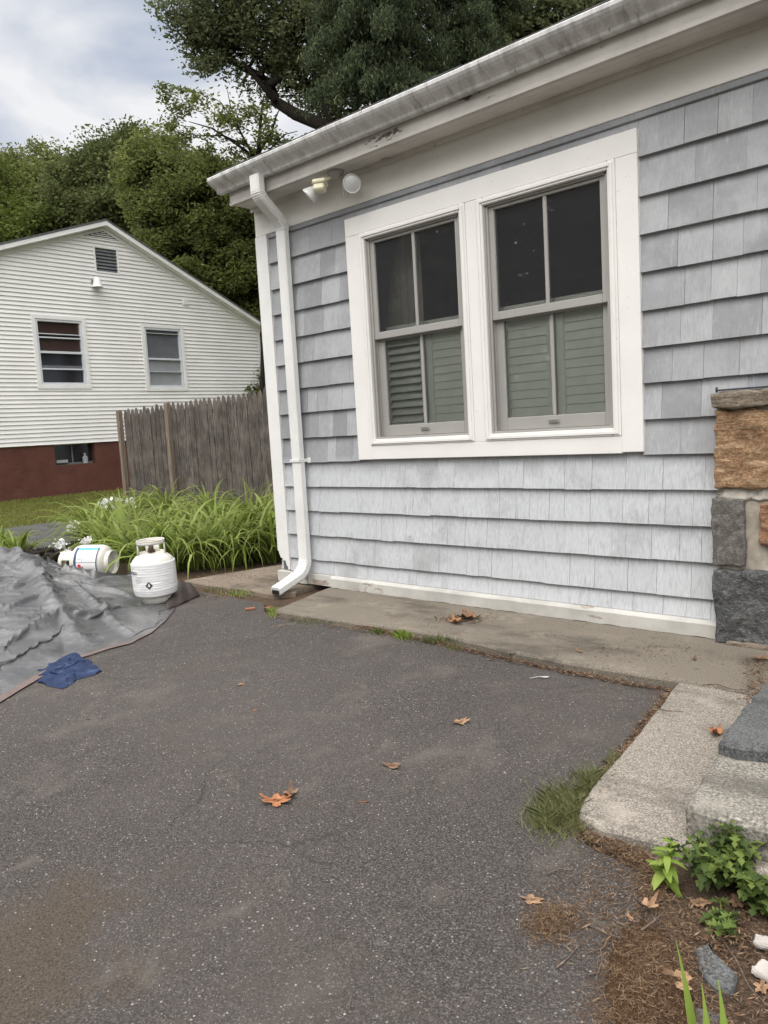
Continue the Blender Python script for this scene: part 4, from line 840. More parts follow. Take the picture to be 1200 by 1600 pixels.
# blue cloth
def crumple(name, pts, h, mat, n=60, seed=0, fr=14):
    P = [gz(*q).xy for q in pts]; c = sum(P, Vector((0, 0)))/len(P); mb = MB(); rings = 26; V = []
    def bd(a):
        t = (a/(2*PI)*len(P)) % len(P); i = int(t); return P[i].lerp(P[(i+1) % len(P)], t-i)
    for r in range(rings+1):
        for k in range(n):
            q = c.lerp(bd(2*PI*k/n), max(.001, r/rings*(1+.22*mnoise.noise(Vector((k*.55, seed, 0)))*(r/rings)))); e = 1-(r/rings)**3
            z = h*(.35+.65*(1-abs(mnoise.noise(Vector((q.x*fr+seed, q.y*fr, seed))))*2.6))*e+.006; V.append((q.x, q.y, GZ+max(.003, z)))
    F = [(r*n+k, r*n+(k+1) % n, (r+1)*n+(k+1) % n, (r+1)*n+k) for r in range(rings) for k in range(n)]
    return build(name, MB().add(V, F), mat, None, True)
ca, cb_ = [gz(*q).xy for q in ((64, 1058), (98, 1062), (122, 1050), (152, 1042))], [gz(*q).xy for q in ((60, 1036), (86, 1026), (114, 1014), (138, 1026))]
n1_, n2_ = 56, 36; Q = np.zeros((n1_+1, n2_+1, 3)); e_ = np.zeros((n1_+1, n2_+1))
for i in range(n1_+1):
    for j in range(n2_+1):
        p = lerp_pts(ca, i/n1_).lerp(lerp_pts(cb_, i/n1_), j/n2_); Q[i, j, :2] = p; Q[i, j, 2] = max(0, .022*mnoise.noise(Vector((p.x*14, p.y*14, 2)))+.010); e_[i, j] = GZ+.003+.018*math.sin(PI*i/n1_)*math.sin(PI*j/n2_)
pin2 = np.zeros((n1_+1, n2_+1), bool); pin2[0, 0] = pin2[-1, 0] = pin2[0, -1] = pin2[-1, -1] = True; pin2[n1_//2, n2_//2] = True
fc = np.full((n1_+1, n2_+1), 1.30); CX = cloth(Q, fc, e_, pin2, steps=50, iters=6, amp=.001, bend=.04, fl=3)
ii, jj = np.meshgrid(np.arange(n1_), np.arange(n2_), indexing='ij'); a = (ii*(n2_+1)+jj).ravel()
tag(fast('blue_cloth', CX.reshape(-1, 3), np.stack([a, a+n2_+1, a+n2_+2, a+1], -1), 'denim', None, True), 'crumpled dark blue cloth poking out from under the tarp edge', 'cloth')
# ------------------------------------------------------------------ leaves, plants
def quads(P, D, Wd, N=None):                  # leaf rhombs: centres, long half axes, wide half axes
    n = len(P); V = np.empty((n, 4, 3)); V[:, 0] = P-D; V[:, 1] = P+Wd-D*.1; V[:, 2] = P+D; V[:, 3] = P-Wd-D*.1
    return V.reshape(-1, 3), np.arange(n*4).reshape(n, 4)
def unit(a): return a/np.linalg.norm(a, axis=-1, keepdims=True)
def rand_leaves(Cn, size, asp=.5, droop=.0, flat=.6):
    n = len(Cn); d = rng.normal(size=(n, 3)); d[:, 2] = d[:, 2]*flat-droop; d = unit(d); t = unit(rng.normal(size=(n, 3))*np.array([1, 1, .6])); wv = unit(np.cross(d, t)); s_ = size*rng.uniform(.6, 1.25, (n, 1))
    return quads(Cn, d*s_, wv*s_*asp)
def tree(name, base, blobs, clumps, per, size, mat, label, cat='tree', group=None, cr=.4, trunk_r=.22, asp=.5, droop=0., limb=True, tw=True, hollow=.35, top=None, zs=.65, lines=(), fine=1.):
    clumps = int(clumps*.34*(1+.4*(fine-1))); per = int(per*2.0*fine/(1+.4*(fine-1))); size = size/fine**.5; cr = cr*.95
    if fine > 2: blobs = blobs+[(b[0]+Vector((b[1]*d_[0], b[2]*d_[1], b[3]*d_[2])), b[1]*q_, b[2]*q_, b[3]*q_) for b in blobs for d_, q_ in [(unit(rng.normal(size=3)+np.array([0, 0, .5]))*1.05, rng.uniform(.16, .38)) for _ in range(6)]]
    base = Vector(base); t = thing(name, base, label, cat, group)
    cz = sum((b[0] for b in blobs), Vector((0, 0, 0)))/len(blobs) if top is None else Vector(top)
    mb = MB(); trunk = [base.lerp(cz, k/6)+Vector((mnoise.noise((k, base.x, 0)), mnoise.noise((k, base.y, 5)), 0))*.25*(k > 0) for k in range(7)]; mb.tube(trunk, [trunk_r*(1-.12*k) for k in range(7)], 9)
    tot = sum(b[1]*b[2]*b[3] for b in blobs); CC = []
    for c, rx, ry, rz in blobs:
        n = max(5, int(clumps*rx*ry*rz/tot)); d = unit(rng.normal(size=(n, 3))); r = rng.uniform(hollow, 1., (n, 1))**.6; q = d*r*np.array([rx, ry, rz])
        q *= (1+.20*rng.normal(size=(n, 1))); pts = q+np.array(c); CC.append(pts)
        if limb:
            a = trunk[random.choice((3, 4, 5))]; m_ = a.lerp(c, .5)+Vector(rng.normal(size=3))*.25; mb.tube([a, m_, c], [trunk_r*.5, trunk_r*.32, trunk_r*.18], 6)
        if tw:
            for p in pts[::max(1, n//14)]:
                p = Vector(p); mm = Vector(c).lerp(p, .5)+Vector(rng.normal(size=3))*.12; mb.tube([Vector(c), mm, p], [trunk_r*.15, trunk_r*.09, .012], 5)
    for ln, r0, r1 in lines: mb.tube(ln, list(np.linspace(r0, r1, len(ln))), 7)
    build('trunk', mb, 'bark', t, True)
    CC = np.concatenate(CC); n = len(CC); s_ = cr*rng.uniform(.55, 1.3, (n, 1, 1)); L = CC[:, None, :]+unit(rng.normal(size=(n, per, 3)))*rng.uniform(0, 1, (n, per, 1))**.55*1.7*s_*np.array([1, 1, zs]); L = L.reshape(-1, 3)
    V, F = rand_leaves(L, size, asp, droop); fast('crown', V, F, mat, t); return t
def B(x, y, D, rx, rz, ry=None):             # crown lobe seen at photo pixel x, y; radii in photo pixels at that depth
    k = D/FPX; return (dp(x, y, D), rx*k, (ry or rx)*k, rz*k)
BE = 'trees rising behind the white house'
tree('broadleaf_tree', base_at(-60, 34), [B(-70, 400, 34, 110, 120), B(-20, 330, 34, 70, 60), B(40, 430, 33, 90, 80)], 420, 60, .17, 'yellow_leaf', 'yellowish green tree at the left edge behind the white house', group=BE, cr=.6, fine=3.4)
tree('broadleaf_tree', base_at(60, 38), [B(45, 300, 38, 75, 50), B(90, 350, 37, 90, 80), B(10, 290, 38, 55, 38)], 420, 60, .17, 'maple_leaf', 'mid green bushy tree over the left slope of the white roof', group=BE, cr=.6, fine=3.4)
tree('broadleaf_tree', base_at(160, 33), [B(150, 285, 33, 60, 48), B(185, 250, 33, 50, 32), B(135, 350, 33, 70, 60), B(195, 330, 32, 60, 60)], 460, 60, .16, 'dark_leaf', 'dark round topped tree directly above the gable peak', group=BE, cr=.55, fine=3.2)
tree('broadleaf_tree', base_at(265, 28), [B(270, 290, 28, 65, 60), B(310, 350, 28, 80, 80), B(240, 260, 28, 45, 35), B(350, 300, 28, 60, 45), B(290, 430, 28, 70, 70), B(370, 400, 28, 60, 80)], 900, 60, .13, 'maple_leaf', 'feathery green tree between the gable and the grey house eave', group=BE, cr=.42, droop=.3, asp=.36, fine=2.2)
tree('broadleaf_tree', base_at(375, 30), [B(395, 480, 30, 60, 80), B(340, 470, 30, 60, 70), B(400, 580, 30, 50, 60), B(430, 400, 30, 60, 90)], 520, 55, .13, 'dark_leaf', 'dark tree behind the right slope of the white roof', group=BE, cr=.5, fine=2.2)
tree('shrub', base_at(418, 24), [B(418, 640, 24, 28, 50), B(425, 590, 24, 25, 30)], 110, 50, .07, 'yellow_leaf', 'small yellow green bush seen in the gap between fence and corner board', 'shrub', cr=.3, trunk_r=.06)
OD = 19.
ob = [B(340, 30, OD, 80, 55), B(300, 70, OD, 45, 40), B(290, 25, OD, 40, 35), B(430, 20, OD, 100, 60), B(400, 85, OD, 70, 45), B(500, 60, OD, 90, 70), B(470, 140, OD+.5, 60, 35), B(350, -60, OD, 110, 60), B(520, -60, OD, 140, 70), B(560, 100, OD+1, 70, 60), B(520, 160, OD+1, 45, 28), B(640, -40, OD+1, 120, 60), B(330, 110, OD, 30, 20), B(560, 175, OD+1, 60, 25)]
P_ = lambda *a: [dp(x, y, OD-.2+i*.05) for i, (x, y) in enumerate(a)]
lines = [(P_((600, 330), (545, 235), (505, 195), (462, 178), (430, 158), (422, 132), (405, 118), (375, 103), (352, 82), (338, 60)), .20, .05), (P_((430, 158), (380, 98), (340, 96), (318, 99)), .07, .02), (P_((422, 132), (445, 118), (480, 90), (520, 60)), .10, .04), (P_((530, 215), (505, 160), (500, 120), (520, 80)), .12, .05), (P_((405, 118), (430, 80), (440, 40)), .08, .03)]
tree('oak_tree', base_at(640, OD), ob, 1650, 50, .075, 'oak_leaf', 'big dark oak with a bent limb above the eave corner', cr=.30, trunk_r=.24, asp=.42, droop=.15, top=dp(600, 120, OD), lines=lines, zs=.75, fine=1.5, limb=False)
# sparse tree with visible branches
sb = [B(285, 150, 23, 32, 22), B(270, 190, 23, 25, 18), B(320, 170, 23, 34, 20), B(350, 200, 23, 38, 18), B(300, 215, 23, 30, 14), B(260, 225, 23, 20, 12), B(375, 165, 23, 30, 18), B(400, 215, 23, 45, 22), B(440, 235, 23, 40, 22), B(345, 245, 23, 45, 15), B(420, 180, 23, 35, 18)]
P2 = lambda *a: [dp(x, y, 23) for x, y in a]
ln = [(P2((403, 330), (402, 262), (405, 220), (408, 180), (412, 150)), .10, .02), (P2((400, 250), (385, 225), (368, 190), (350, 175)), .05, .012), (P2((398, 246), (365, 222), (330, 200), (295, 190)), .05, .01), (P2((392, 236), (375, 205), (360, 165), (355, 140)), .035, .008), (P2((385, 228), (350, 212), (310, 212), (270, 205)), .03, .008), (P2((404, 240), (425, 205), (432, 180), (440, 165)), .045, .01), (P2((410, 245), (430, 225), (445, 210), (465, 205)), .03, .01), (P2((368, 190), (345, 160), (320, 145)), .02, .006)]
tree('sparse_tree', base_at(403, 23), sb, 230, 26, .075, 'maple_leaf', 'thin airy tree with bare branches showing against the sky', cr=.24, trunk_r=.10, asp=.4, top=dp(404, 250, 23), lines=ln, limb=False, tw=False)
sbt = MB()
tree('broadleaf_tree', base_at(860, 24), [B(850, 60, 24, 60, 45), B(900, 20, 24, 55, 40), B(820, 20, 24, 60, 50), B(780, 90, 24, 50, 45), B(960, -30, 24, 60, 40), B(870, 110, 24, 40, 40)], 560, 46, .09, 'oak_leaf', 'small leaved tree peeking over the gutter at the top right', cr=.35)
# conifer: tiers of drooping sprays
def conifer(base, H, R, label, z0=2.):
    base = Vector(base); t = thing('conifer_tree', base, label, 'conifer'); mb = MB(); mb.tube([base, base+Vector((.1, 0, H*.5)), base+Vector((0, 0, H))], [.3, .18, .03], 9); PS, DS = [], []
    z = z0
    while z < H-.3:
        r = R*(1-(z/H))**.75+.3; n = 7
        for k in range(n):
            a = rng.uniform(0, 2*PI); rr = r*rng.uniform(.6, 1.12); d = np.array([math.cos(a), math.sin(a), 0]); b0 = np.array([*base.xy, z])
            pts = [b0+d*rr*s_+np.array([0, 0, .28*rr*s_*(1-s_)*1.6-.30*rr*s_**2]) for s_ in np.linspace(0, 1, 7)]; mb.tube(pts, list(np.linspace(.035, .006, 7)), 4)
            m_ = int(46*rr)+8; s_ = rng.uniform(.15, 1, m_); C0 = np.stack([np.interp(s_, np.linspace(0, 1, 7), np.array(pts)[:, c]) for c in range(3)], -1)
            side = np.cross(d, [0, 0, 1]); C0 += side*rng.normal(size=(m_, 1))*.26*(1.2-s_[:, None]); ln_ = rng.uniform(.05, .38, (m_, 20, 1))
            q = C0[:, None, :]+np.array([0, 0, -1])*ln_+rng.normal(size=(m_, 20, 3))*.07; PS.append(q.reshape(-1, 3))
        z += .33+.018*z
    P = np.concatenate(PS); n = len(P); dd = rng.normal(size=(n, 3))*.55+np.array([0, 0, -.8]); dd = unit(dd); wv = unit(np.cross(dd, unit(rng.normal(size=(n, 3))))); s_ = .055*rng.uniform(.6, 1.4, (n, 1))
    build('trunk', mb, 'bark', t, True); V, F = quads(P, dd*s_, wv*s_*.26); fast('crown', V, F, 'conifer_needle', t)
conifer(base_at(640, 17.5), 15.5, 3.0, 'dark drooping conifer rising behind the middle of the gutter', 5.)
conifer(base_at(770, 20), 14.5, 3.2, 'second dark conifer behind the gutter, to the right of the tallest one', 5.)
# woods across the drive, seen mirrored in the window glass
Pn = np.stack([rng.uniform(-36, 8, 56000), rng.uniform(-20, -15, 56000), rng.uniform(0, 1, 56000)**.85*12], -1); Pn[:, 2] *= 1+.25*np.sin(Pn[:, 0]*.7); V, F = rand_leaves(Pn, .30, .6)
wd = fast('woods', V, F, 'dark_leaf'); tag(wd, 'dark woods across the drive, mirrored faintly in the window glass', 'woods', kind='stuff')

# strap leaved clumps
def blade_strip(mb, base, d, L, wd, lift, sag, n=7, fold=.25, twist=0.):
    base = Vector(base); d = Vector(d).normalized(); sd = Vector((-d.y, d.x, 0)); o = len(mb.v); p = base.copy(); ang = lift; st = L/n
    for k in range(n+1):
        t = k/n; wk = wd*(1-t**2.4)*(.75+.5*math.sin(PI*min(1, t*1.3))) if k < n else .0006; dirn = d*math.cos(ang)+Vector((0, 0, 1))*math.sin(ang); nn = sd.cross(dirn)
        s2 = (sd*math.cos(twist*t)+nn*math.sin(twist*t)); mb.v += [tuple(p-s2*wk), tuple(p-nn*wk*fold), tuple(p+s2*wk)]; p = p+dirn*st; ang -= sag/n*(.4+1.5*t)
    for k in range(n): a = o+3*k; mb.f += [(a, a+1, a+4, a+3), (a+1, a+2, a+5, a+4)]
def lily(x, y, n, L, label, z=-.045, group='strap leaved clumps along the fence bed', R=.16):
    mb = MB(); 
    for k in range(n):
        a = random.uniform(0, 2*PI); r = random.uniform(0, R); bx, by = x+r*math.cos(a), y+r*math.sin(a); a2 = a+random.gauss(0, .5)
        blade_strip(mb, (bx, by, z), (math.cos(a2), math.sin(a2), 0), L*random.uniform(.55, 1.2), random.uniform(.010, .021), rad(random.uniform(44, 86)), rad(random.uniform(85, 190)), twist=random.uniform(-.6, .6))
    me = bpy.data.meshes.new('lily_clump'); me.from_pydata(mb.v, [], mb.f); me.update(); o = link('lily_clump', me, 'lily_leaf', None, True); o.data.transform(Matrix.Translation((-x, -y, -z))); o.location = (x, y, z)
    return tag(o, label, 'plant', group)
LP = [(437, 868, 'beside the peeling corner board'), (408, 866, 'second from the corner board'), (372, 872, 'at the back edge of the corner slab'), (340, 876, 'in the middle of the bed front'), (305, 880, 'right behind the upright tank'), (268, 884, 'touching the upright tank collar'), (228, 880, 'between the two propane tanks'), (190, 868, 'above the lying tank'), (160, 852, 'at the left end of the bed')]
for x, y, s_ in LP: q = gz(x, y+7, -.04); lily(q.x, q.y, 92, .84, 'arching green strap leaf clump '+s_)
LP2 = [(425, 838), (385, 840), (345, 845), (300, 848), (255, 846), (210, 840), (175, 830), (145, 838)]
for i, (x, y) in enumerate(LP2): q = gz(x, y, -.04); lily(q.x, q.y, 70, .80, 'tall strap leaf clump in the second row, %s' % ['nearest the house corner', 'under the right half of the fence', 'in front of the fence middle', 'behind the upright tank', 'below the left fence boards', 'by the white flowers', 'at the leftmost fence post', 'next to the grey path'][i])
LP3 = [(400, 812), (330, 812), (262, 806), (215, 806)]
for i, (x, y) in enumerate(LP3): q = gz(x, y, -.04); lily(q.x, q.y, 70, .80, 'strap leaf clump against the fence foot, %s' % ['farthest right', 'right of the middle', 'left of the middle', 'farthest left'][i])
for i, (x, y) in enumerate(((5, 862), (28, 868), (-20, 850))): q = gz(x, y, -.04); lily(q.x, q.y, 60, .48, 'low strap leaf clump behind the tarp at the left edge, %s' % ['middle', 'right', 'left'][i], group='low clumps behind the tarp', R=.15)
# white flowers
def flower(x, y, D, r, label, n=46):
    c = dp(x, y, D); t = thing('white_flower', (c.x, c.y, -.04), label, 'flower', 'white flowers in the bed'); mb = MB(); mb.tube([(c.x+.03, c.y, -.04), (c.x, c.y, c.z*.5), c], .004, 6); build('stem', mb, 'lily_leaf', t)
    Cn = np.array(c)+rng.normal(size=(n, 3))*r*.75*np.array([1, 1, .8]); V, F = rand_leaves(Cn, r*.50, .85); fast('bloom', V, F, 'petal', t)
for i, (x, y, D, r, l) in enumerate(((168, 788, 11, .085, 'ragged white flower cluster highest against the fence post'), (162, 812, 10.6, .03, 'tiny white bloom below the highest flower cluster'), (117, 822, 9.6, .06, 'white flower cluster over the grey path'), (203, 786, 10.5, .05, 'small white blooms half hidden by the leaves at the fence post'), (96, 852, 6.9, .045, 'white flower head touching the lying tank collar'), (106, 864, 6.8, .03, 'lower white flower head leaning on the lying tank'), (134, 846, 7., .034, 'white flower behind the middle of the lying tank'))): flower(x, y, D, r, l)
# lawn blades
def blades(name, P, h, wd, mat, label, cat, kind='stuff', lean=.35, smooth=False):
    n = len(P); a = rng.uniform(0, 2*PI, n); dv = np.stack([np.cos(a), np.sin(a), np.zeros(n)], -1); hh = h*rng.uniform(.5, 1.3, (n, 1)); l = np.clip(rng.normal(size=(n, 3)), -1.4, 1.4)*lean*hh; l[:, 2] = 0; up = np.array([0, 0, 1.])
    V = np.empty((n, 5, 3)); V[:, 0] = P-dv*wd; V[:, 1] = P+dv*wd; V[:, 2] = P+dv*wd*.7+up*hh*.55+l*.4; V[:, 3] = P+up*hh*.95+l; V[:, 4] = P-dv*wd*.7+up*hh*.55+l*.4
    o = fast(name, V.reshape(-1, 3), np.arange(n*5).reshape(n, 5), mat); return tag(o, label, cat, kind=kind)
n = 42000; P = np.stack([rng.uniform(-18.8, -9.4, n), rng.uniform(3.2, 12, n), np.full(n, -.02)], -1)
keep = ~((P[:, 0] > -12.2) & (P[:, 1] < 5.0+(-9.9-P[:, 0])*.30)); blades('lawn_grass', P[keep], .055, .006, 'lawn_blade', 'thin yellowing lawn in front of the red foundation', 'grass')
# litter: needles and crumbs along the edges
def along(pts, n, sd, z=GZ+.002):
    Q = [Vector(p) for p in pts]; L = [(Q[i+1]-Q[i]).length for i in range(len(Q)-1)]; c = np.cumsum([0]+L); t = rng.uniform(0, c[-1], n); out = np.empty((n, 3))
    for c_ in range(2): out[:, c_] = np.interp(t, c, [q[c_] for q in Q])+rng.normal(size=n)*sd
    out[:, 2] = z+rng.uniform(0, .012, n); return out
def px(*a, z=0.): return [tuple(gz(x, y, z)) for x, y in a]
def cloud(cx, cy, sx, sy, n, z=GZ, h=.02):
    c = gz(cx, cy); ex = gz(cx+sx, cy)-c; ey = gz(cx, cy-sy)-c; a = rng.normal(size=(n, 2))*.55; P = np.array(c)[None]+a[:, :1]*np.array(ex)+a[:, 1:]*np.array(ey); P[:, 2] = z+rng.uniform(0, h, n)*np.exp(-(a**2).sum(1)); return P
def needles(P, L, wd):
    n = len(P); a = rng.uniform(0, 2*PI, n); d = np.stack([np.cos(a), np.sin(a), rng.normal(size=n)*.25], -1); wv = np.stack([-np.sin(a), np.cos(a), rng.normal(size=n)*.4], -1); s_ = rng.uniform(.4, 1.3, (n, 1)); return quads(P, d*L*s_, wv*wd*s_)
E1 = px((560, 972), (690, 1000), (780, 1020), (900, 1045), (1050, 1072)); E2 = px((1050, 1075), (1012, 1130), (958, 1195), (915, 1240))
parts = [(along(E1, 2600, .016), .011, .0022), (along(px((430, 958), (700, 1000)), 700, .02), .008, .002), (along(E2, 3000, .020), .012, .002), (along(px((905, 1285), (960, 1305), (1010, 1330), (1020, 1390)), 2600, .024, -.03), .009, .0012), (cloud(1012, 1520, 50, 78, 9000, GZ+.010, .030), .009, .0006), (cloud(1012, 1520, 70, 100, 5000, GZ+.002, .012), .010, .0007), (cloud(860, 1425, 42, 28, 2200), .009, .0006),
    (along(px((1180, 1100), (1185, 1030)), 500, .03, .004), .012, .002), (cloud(1090, 1570, 170, 60, 1500, -.042, .02), .009, .0014), (cloud(1120, 1440, 120, 50, 1300, -.042, .02), .008, .0018), (cloud(960, 1350, 90, 60, 1800, GZ, .004), .005, .0008), (cloud(960, 1570, 60, 60, 1500, GZ, .004), .006, .0007), (cloud(760, 985, 300, 18, 260, .001, .004), .008, .0018), (cloud(1010, 1020, 120, 22, 420, .001, .004), .008, .0018), (cloud(720, 968, 40, 6, 500, .002, .012), .012, .0022), (cloud(930, 1420, 100, 60, 500), .012, .0012), (cloud(370, 900, 60, 10, 250, -.003, .004), .012, .002), (cloud(330, 925, 60, 10, 700), .010, .002)]
VV, FF, o_ = [], [], 0
for P, L, wd in parts: V, F = needles(P, L, wd); VV.append(V); FF.append(F+o_); o_ += len(V)
tag(fast('needle_litter', np.concatenate(VV), np.concatenate(FF), 'needle_litter'), 'brown pine needles and crumbs drifted along the slab edges and lower right corner', 'litter', kind='stuff')
# loose grit on the asphalt: tiny octahedra
def grit(P, s0, s1):
    n = len(P); s_ = rng.uniform(s0, s1, (n, 1, 1)); B6 = np.array([[1, 0, 0], [0, 1, 0], [-1, 0, 0], [0, -1, 0], [0, 0, .7], [0, 0, -.7]]); a = rng.uniform(0, PI, n); R = np.zeros((n, 3, 3)); R[:, 0, 0] = np.cos(a); R[:, 0, 1] = -np.sin(a); R[:, 1, 0] = np.sin(a); R[:, 1, 1] = np.cos(a); R[:, 2, 2] = 1
    st = rng.uniform(.6, 1.3, (n, 1, 3)); V = np.einsum('nij,nkj->nki', R, B6[None]*s_*st)+P[:, None, :]; f = np.array([[0, 1, 4], [1, 2, 4], [2, 3, 4], [3, 0, 4], [1, 0, 5], [2, 1, 5], [3, 2, 5], [0, 3, 5]]); F = (np.arange(n)[:, None, None]*6+f[None]).reshape(-1, 3); return V.reshape(-1, 3), F
hp = crumple('needle_heap', [(950, 1478), (975, 1440), (1005, 1425), (1040, 1440), (1062, 1490), (1085, 1540), (1075, 1600), (1030, 1630), (970, 1600), (948, 1540)], .028, 'heap', n=80, seed=8, fr=22)
tag(hp, 'matted brown needle heap rotting on the asphalt at the lower right', 'needle heap')
V, F = needles(np.concatenate([np.stack([rng.uniform(-4.5, -.9, 420), rng.uniform(.2, 3.2, 420), np.full(420, GZ+.002)], -1), along(px((830, 1062), (900, 1072), (960, 1062), (1030, 1075)), 160, .004), along(px((600, 1100), (640, 1092), (700, 1080), (820, 1062)), 160, .005)]), .004, .0012); tag(fast('leaf_crumbs', V, F, 'twig'), 'sparse dark crumbs and bits of leaf across the asphalt', 'crumbs', kind='stuff')
n = 5200; P = np.stack([rng.uniform(-4.6, -.8, n), rng.uniform(-.3, 3.2, n), np.full(n, GZ+.001)], -1); P = P[(P[:, 0] < -1.2+.0*P[:, 1]) | (P[:, 1] < 1.75)]
V, F = grit(P, .0009, .0030); tag(fast('loose_grit', V, F, 'grit_mat'), 'pale loose grit scattered over the dark asphalt', 'grit', kind='stuff')
# edge weeds
def tuft(pts_px, n, h, wd, label, mat='grass_blade', group=None, z=GZ, lean=.8):
    Ps = np.concatenate([cloud(x, y, sx, sy, int(n*f), z, .01) for x, y, sx, sy, f in pts_px]); o = blades('grass_tuft', Ps, h, wd, mat, label, 'grass', kind=None, lean=lean)
    c = Ps.mean(0); c[2] = z; o.data.transform(Matrix.Translation(-Vector(c))); o.location = c
    if group: o['group'] = group
tuft([(880, 1255, 42, 32, .6), (925, 1215, 22, 20, .25), (850, 1270, 25, 16, .15)], 3600, .036, .0009, 'dusty green grass tuft spilling over the pad edge, bigger than the others')
tuft([(960, 1180, 16, 14, 1)], 260, .02, .0012, 'sparse dry moss strip along the pad edge above the big tuft')
WE = 'weeds in the slab crack'
tuft([(628, 988, 14, 5, 1)], 220, .035, .002, 'bright clover like weed tuft in the slab crack', 'bright_leaf', WE); tuft([(680, 996, 26, 4, 1)], 220, .03, .0014, 'grassy weed tuft just right of the bright clover tuft', group=WE, mat='weed_leaf'); tuft([(590, 983, 12, 4, 1)], 120, .028, .0014, 'thin weed tuft just left of the bright clover tuft', group=WE, mat='weed_leaf')
tuft([(710, 1006, 14, 4, 1)], 120, .02, .0012, 'fading dry weed tuft at the right end of the weedy crack', group=WE); tuft([(480, 966, 40, 4, 1)], 160, .022, .0012, 'low weed strip below the slab near the downspout', group=WE, mat='weed_leaf'); tuft([(425, 955, 6, 5, 1)], 60, .04, .002, 'small light green sprout at the slab corner by the downspout mouth', 'bright_leaf', WE)
tuft([(335, 918, 22, 4, 1)], 90, .03, .0015, 'weed sprout on the front edge of the corner slab, left', 'weed_leaf', WE); tuft([(372, 924, 20, 5, 1)], 120, .035, .002, 'weed sprout on the front edge of the corner slab, right', 'bright_leaf', WE)
# leafy weeds lower right
def leafshape(mb, base, d, up, L, wd, lobes=0, droop=.3):
    base = Vector(base); d = Vector(d).normalized(); sd = d.cross(Vector(up)).normalized(); nn = sd.cross(d); o = len(mb.v); n = 16 if lobes else 7
    for k in range(n+1):
        t = k/n; wk = wd*math.sin(PI*min(1, t**.8*.98+.02))**.8
        if lobes: wk *= .28+1.0*abs(math.sin(PI*lobes*t))**1.3
        p = base+d*L*t-nn*(-droop*L*t*t*-1)+Vector((0, 0, -droop*L*t*t)); fw = d*(wk*.5 if lobes else 0)
        mb.v += [tuple(p-sd*wk+nn*wk*.25+fw), tuple(p), tuple(p+sd*wk+nn*wk*.25+fw)]
    for k in range(n): a = o+3*k; mb.f += [(a, a+1, a+4, a+3), (a+1, a+2, a+5, a+4)]
def weed(x, y, z, H, n, L, wd, lobes, label, mat, spread=.12, stems=5, seed=1):
    r = random.Random(seed); b = gz(x, y, z); t = thing('leafy_weed', b, label, 'weed'); ms, ml = MB(), MB()
    for s_ in range(stems):
        a = r.uniform(0, 2*PI); lean = Vector((math.cos(a), math.sin(a), 0))*spread*r.uniform(.3, 1.1)*(stems > 1)+Vector((.02, 0, 0)); h = H*r.uniform(.65, 1.1); p0 = b+lean*.15
        pts = [p0+lean*t_**1.4+Vector((0, 0, h*t_)) for t_ in np.linspace(0, 1, 6)]; ms.tube(pts, list(np.linspace(.0032, .0012, 6)), 6)
        for k in range(n):
            t_ = .15+.85*(k+.5)/n; i = min(4, int(t_*5)); p = pts[i].lerp(pts[i+1], t_*5-i); a2 = k*2.4+r.uniform(-.4, .4); d = Vector((math.cos(a2), math.sin(a2), r.uniform(.1, .7))); leafshape(ml, p, d, (0, 0, 1), L*r.uniform(.7, 1.2)*(1.1-.4*t_), wd*r.uniform(.8, 1.2)*(1.1-.4*t_), lobes, r.uniform(.1, .5))
    build('stem', ms, 'lily_leaf', t, True); me = bpy.data.meshes.new('foliage'); me.from_pydata(ml.v, [], ml.f); me.update(); link('foliage', me, mat, t, True)
weed(1035, 1385, -.04, .15, 13, .050, .013, 0, 'upright weed with long pointed leaves in front of the granite step', 'bright_leaf', .02, 2, 4)
weed(1110, 1370, -.04, .115, 20, .046, .012, 3, 'bushy weed with lobed leaves below the middle of the granite step', 'weed_leaf', .13, 8, 5)
weed(1165, 1385, -.04, .13, 20, .050, .013, 3, 'large lobed weed at the right edge below the granite step', 'weed_leaf', .14, 8, 6)
weed(1130, 1452, -.04, .03, 9, .035, .014, 3, 'low flat lobed weed between the dead leaves and asphalt lumps', 'weed_leaf', .07, 4, 7)
weed(1195, 1430, -.04, .09, 12, .04, .015, 3, 'small lobed weed cut off by the right edge', 'weed_leaf', .06, 5, 8)
q0 = gz(1100, 1700, -.04); ir = thing('iris_plant', q0, 'young plant of three bright upright sword leaves at the bottom edge', 'plant')
for i, (x, y, h, wd) in enumerate(((1090, 1660, .215, .0085), (1112, 1700, .170, .0090), (1140, 1710, .185, .0098))):
    q = gz(x, y, -.04); mb = MB(); blade_strip(mb, q, (-.88, .45, 0) if i == 0 else (-.6, .8, 0), h, wd, rad(80), rad(12 if i == 0 else 20), fold=.5); me = bpy.data.meshes.new('leaf'); me.from_pydata(mb.v, [], mb.f); me.update(); link('leaf', me, 'bright_leaf', ir, True)
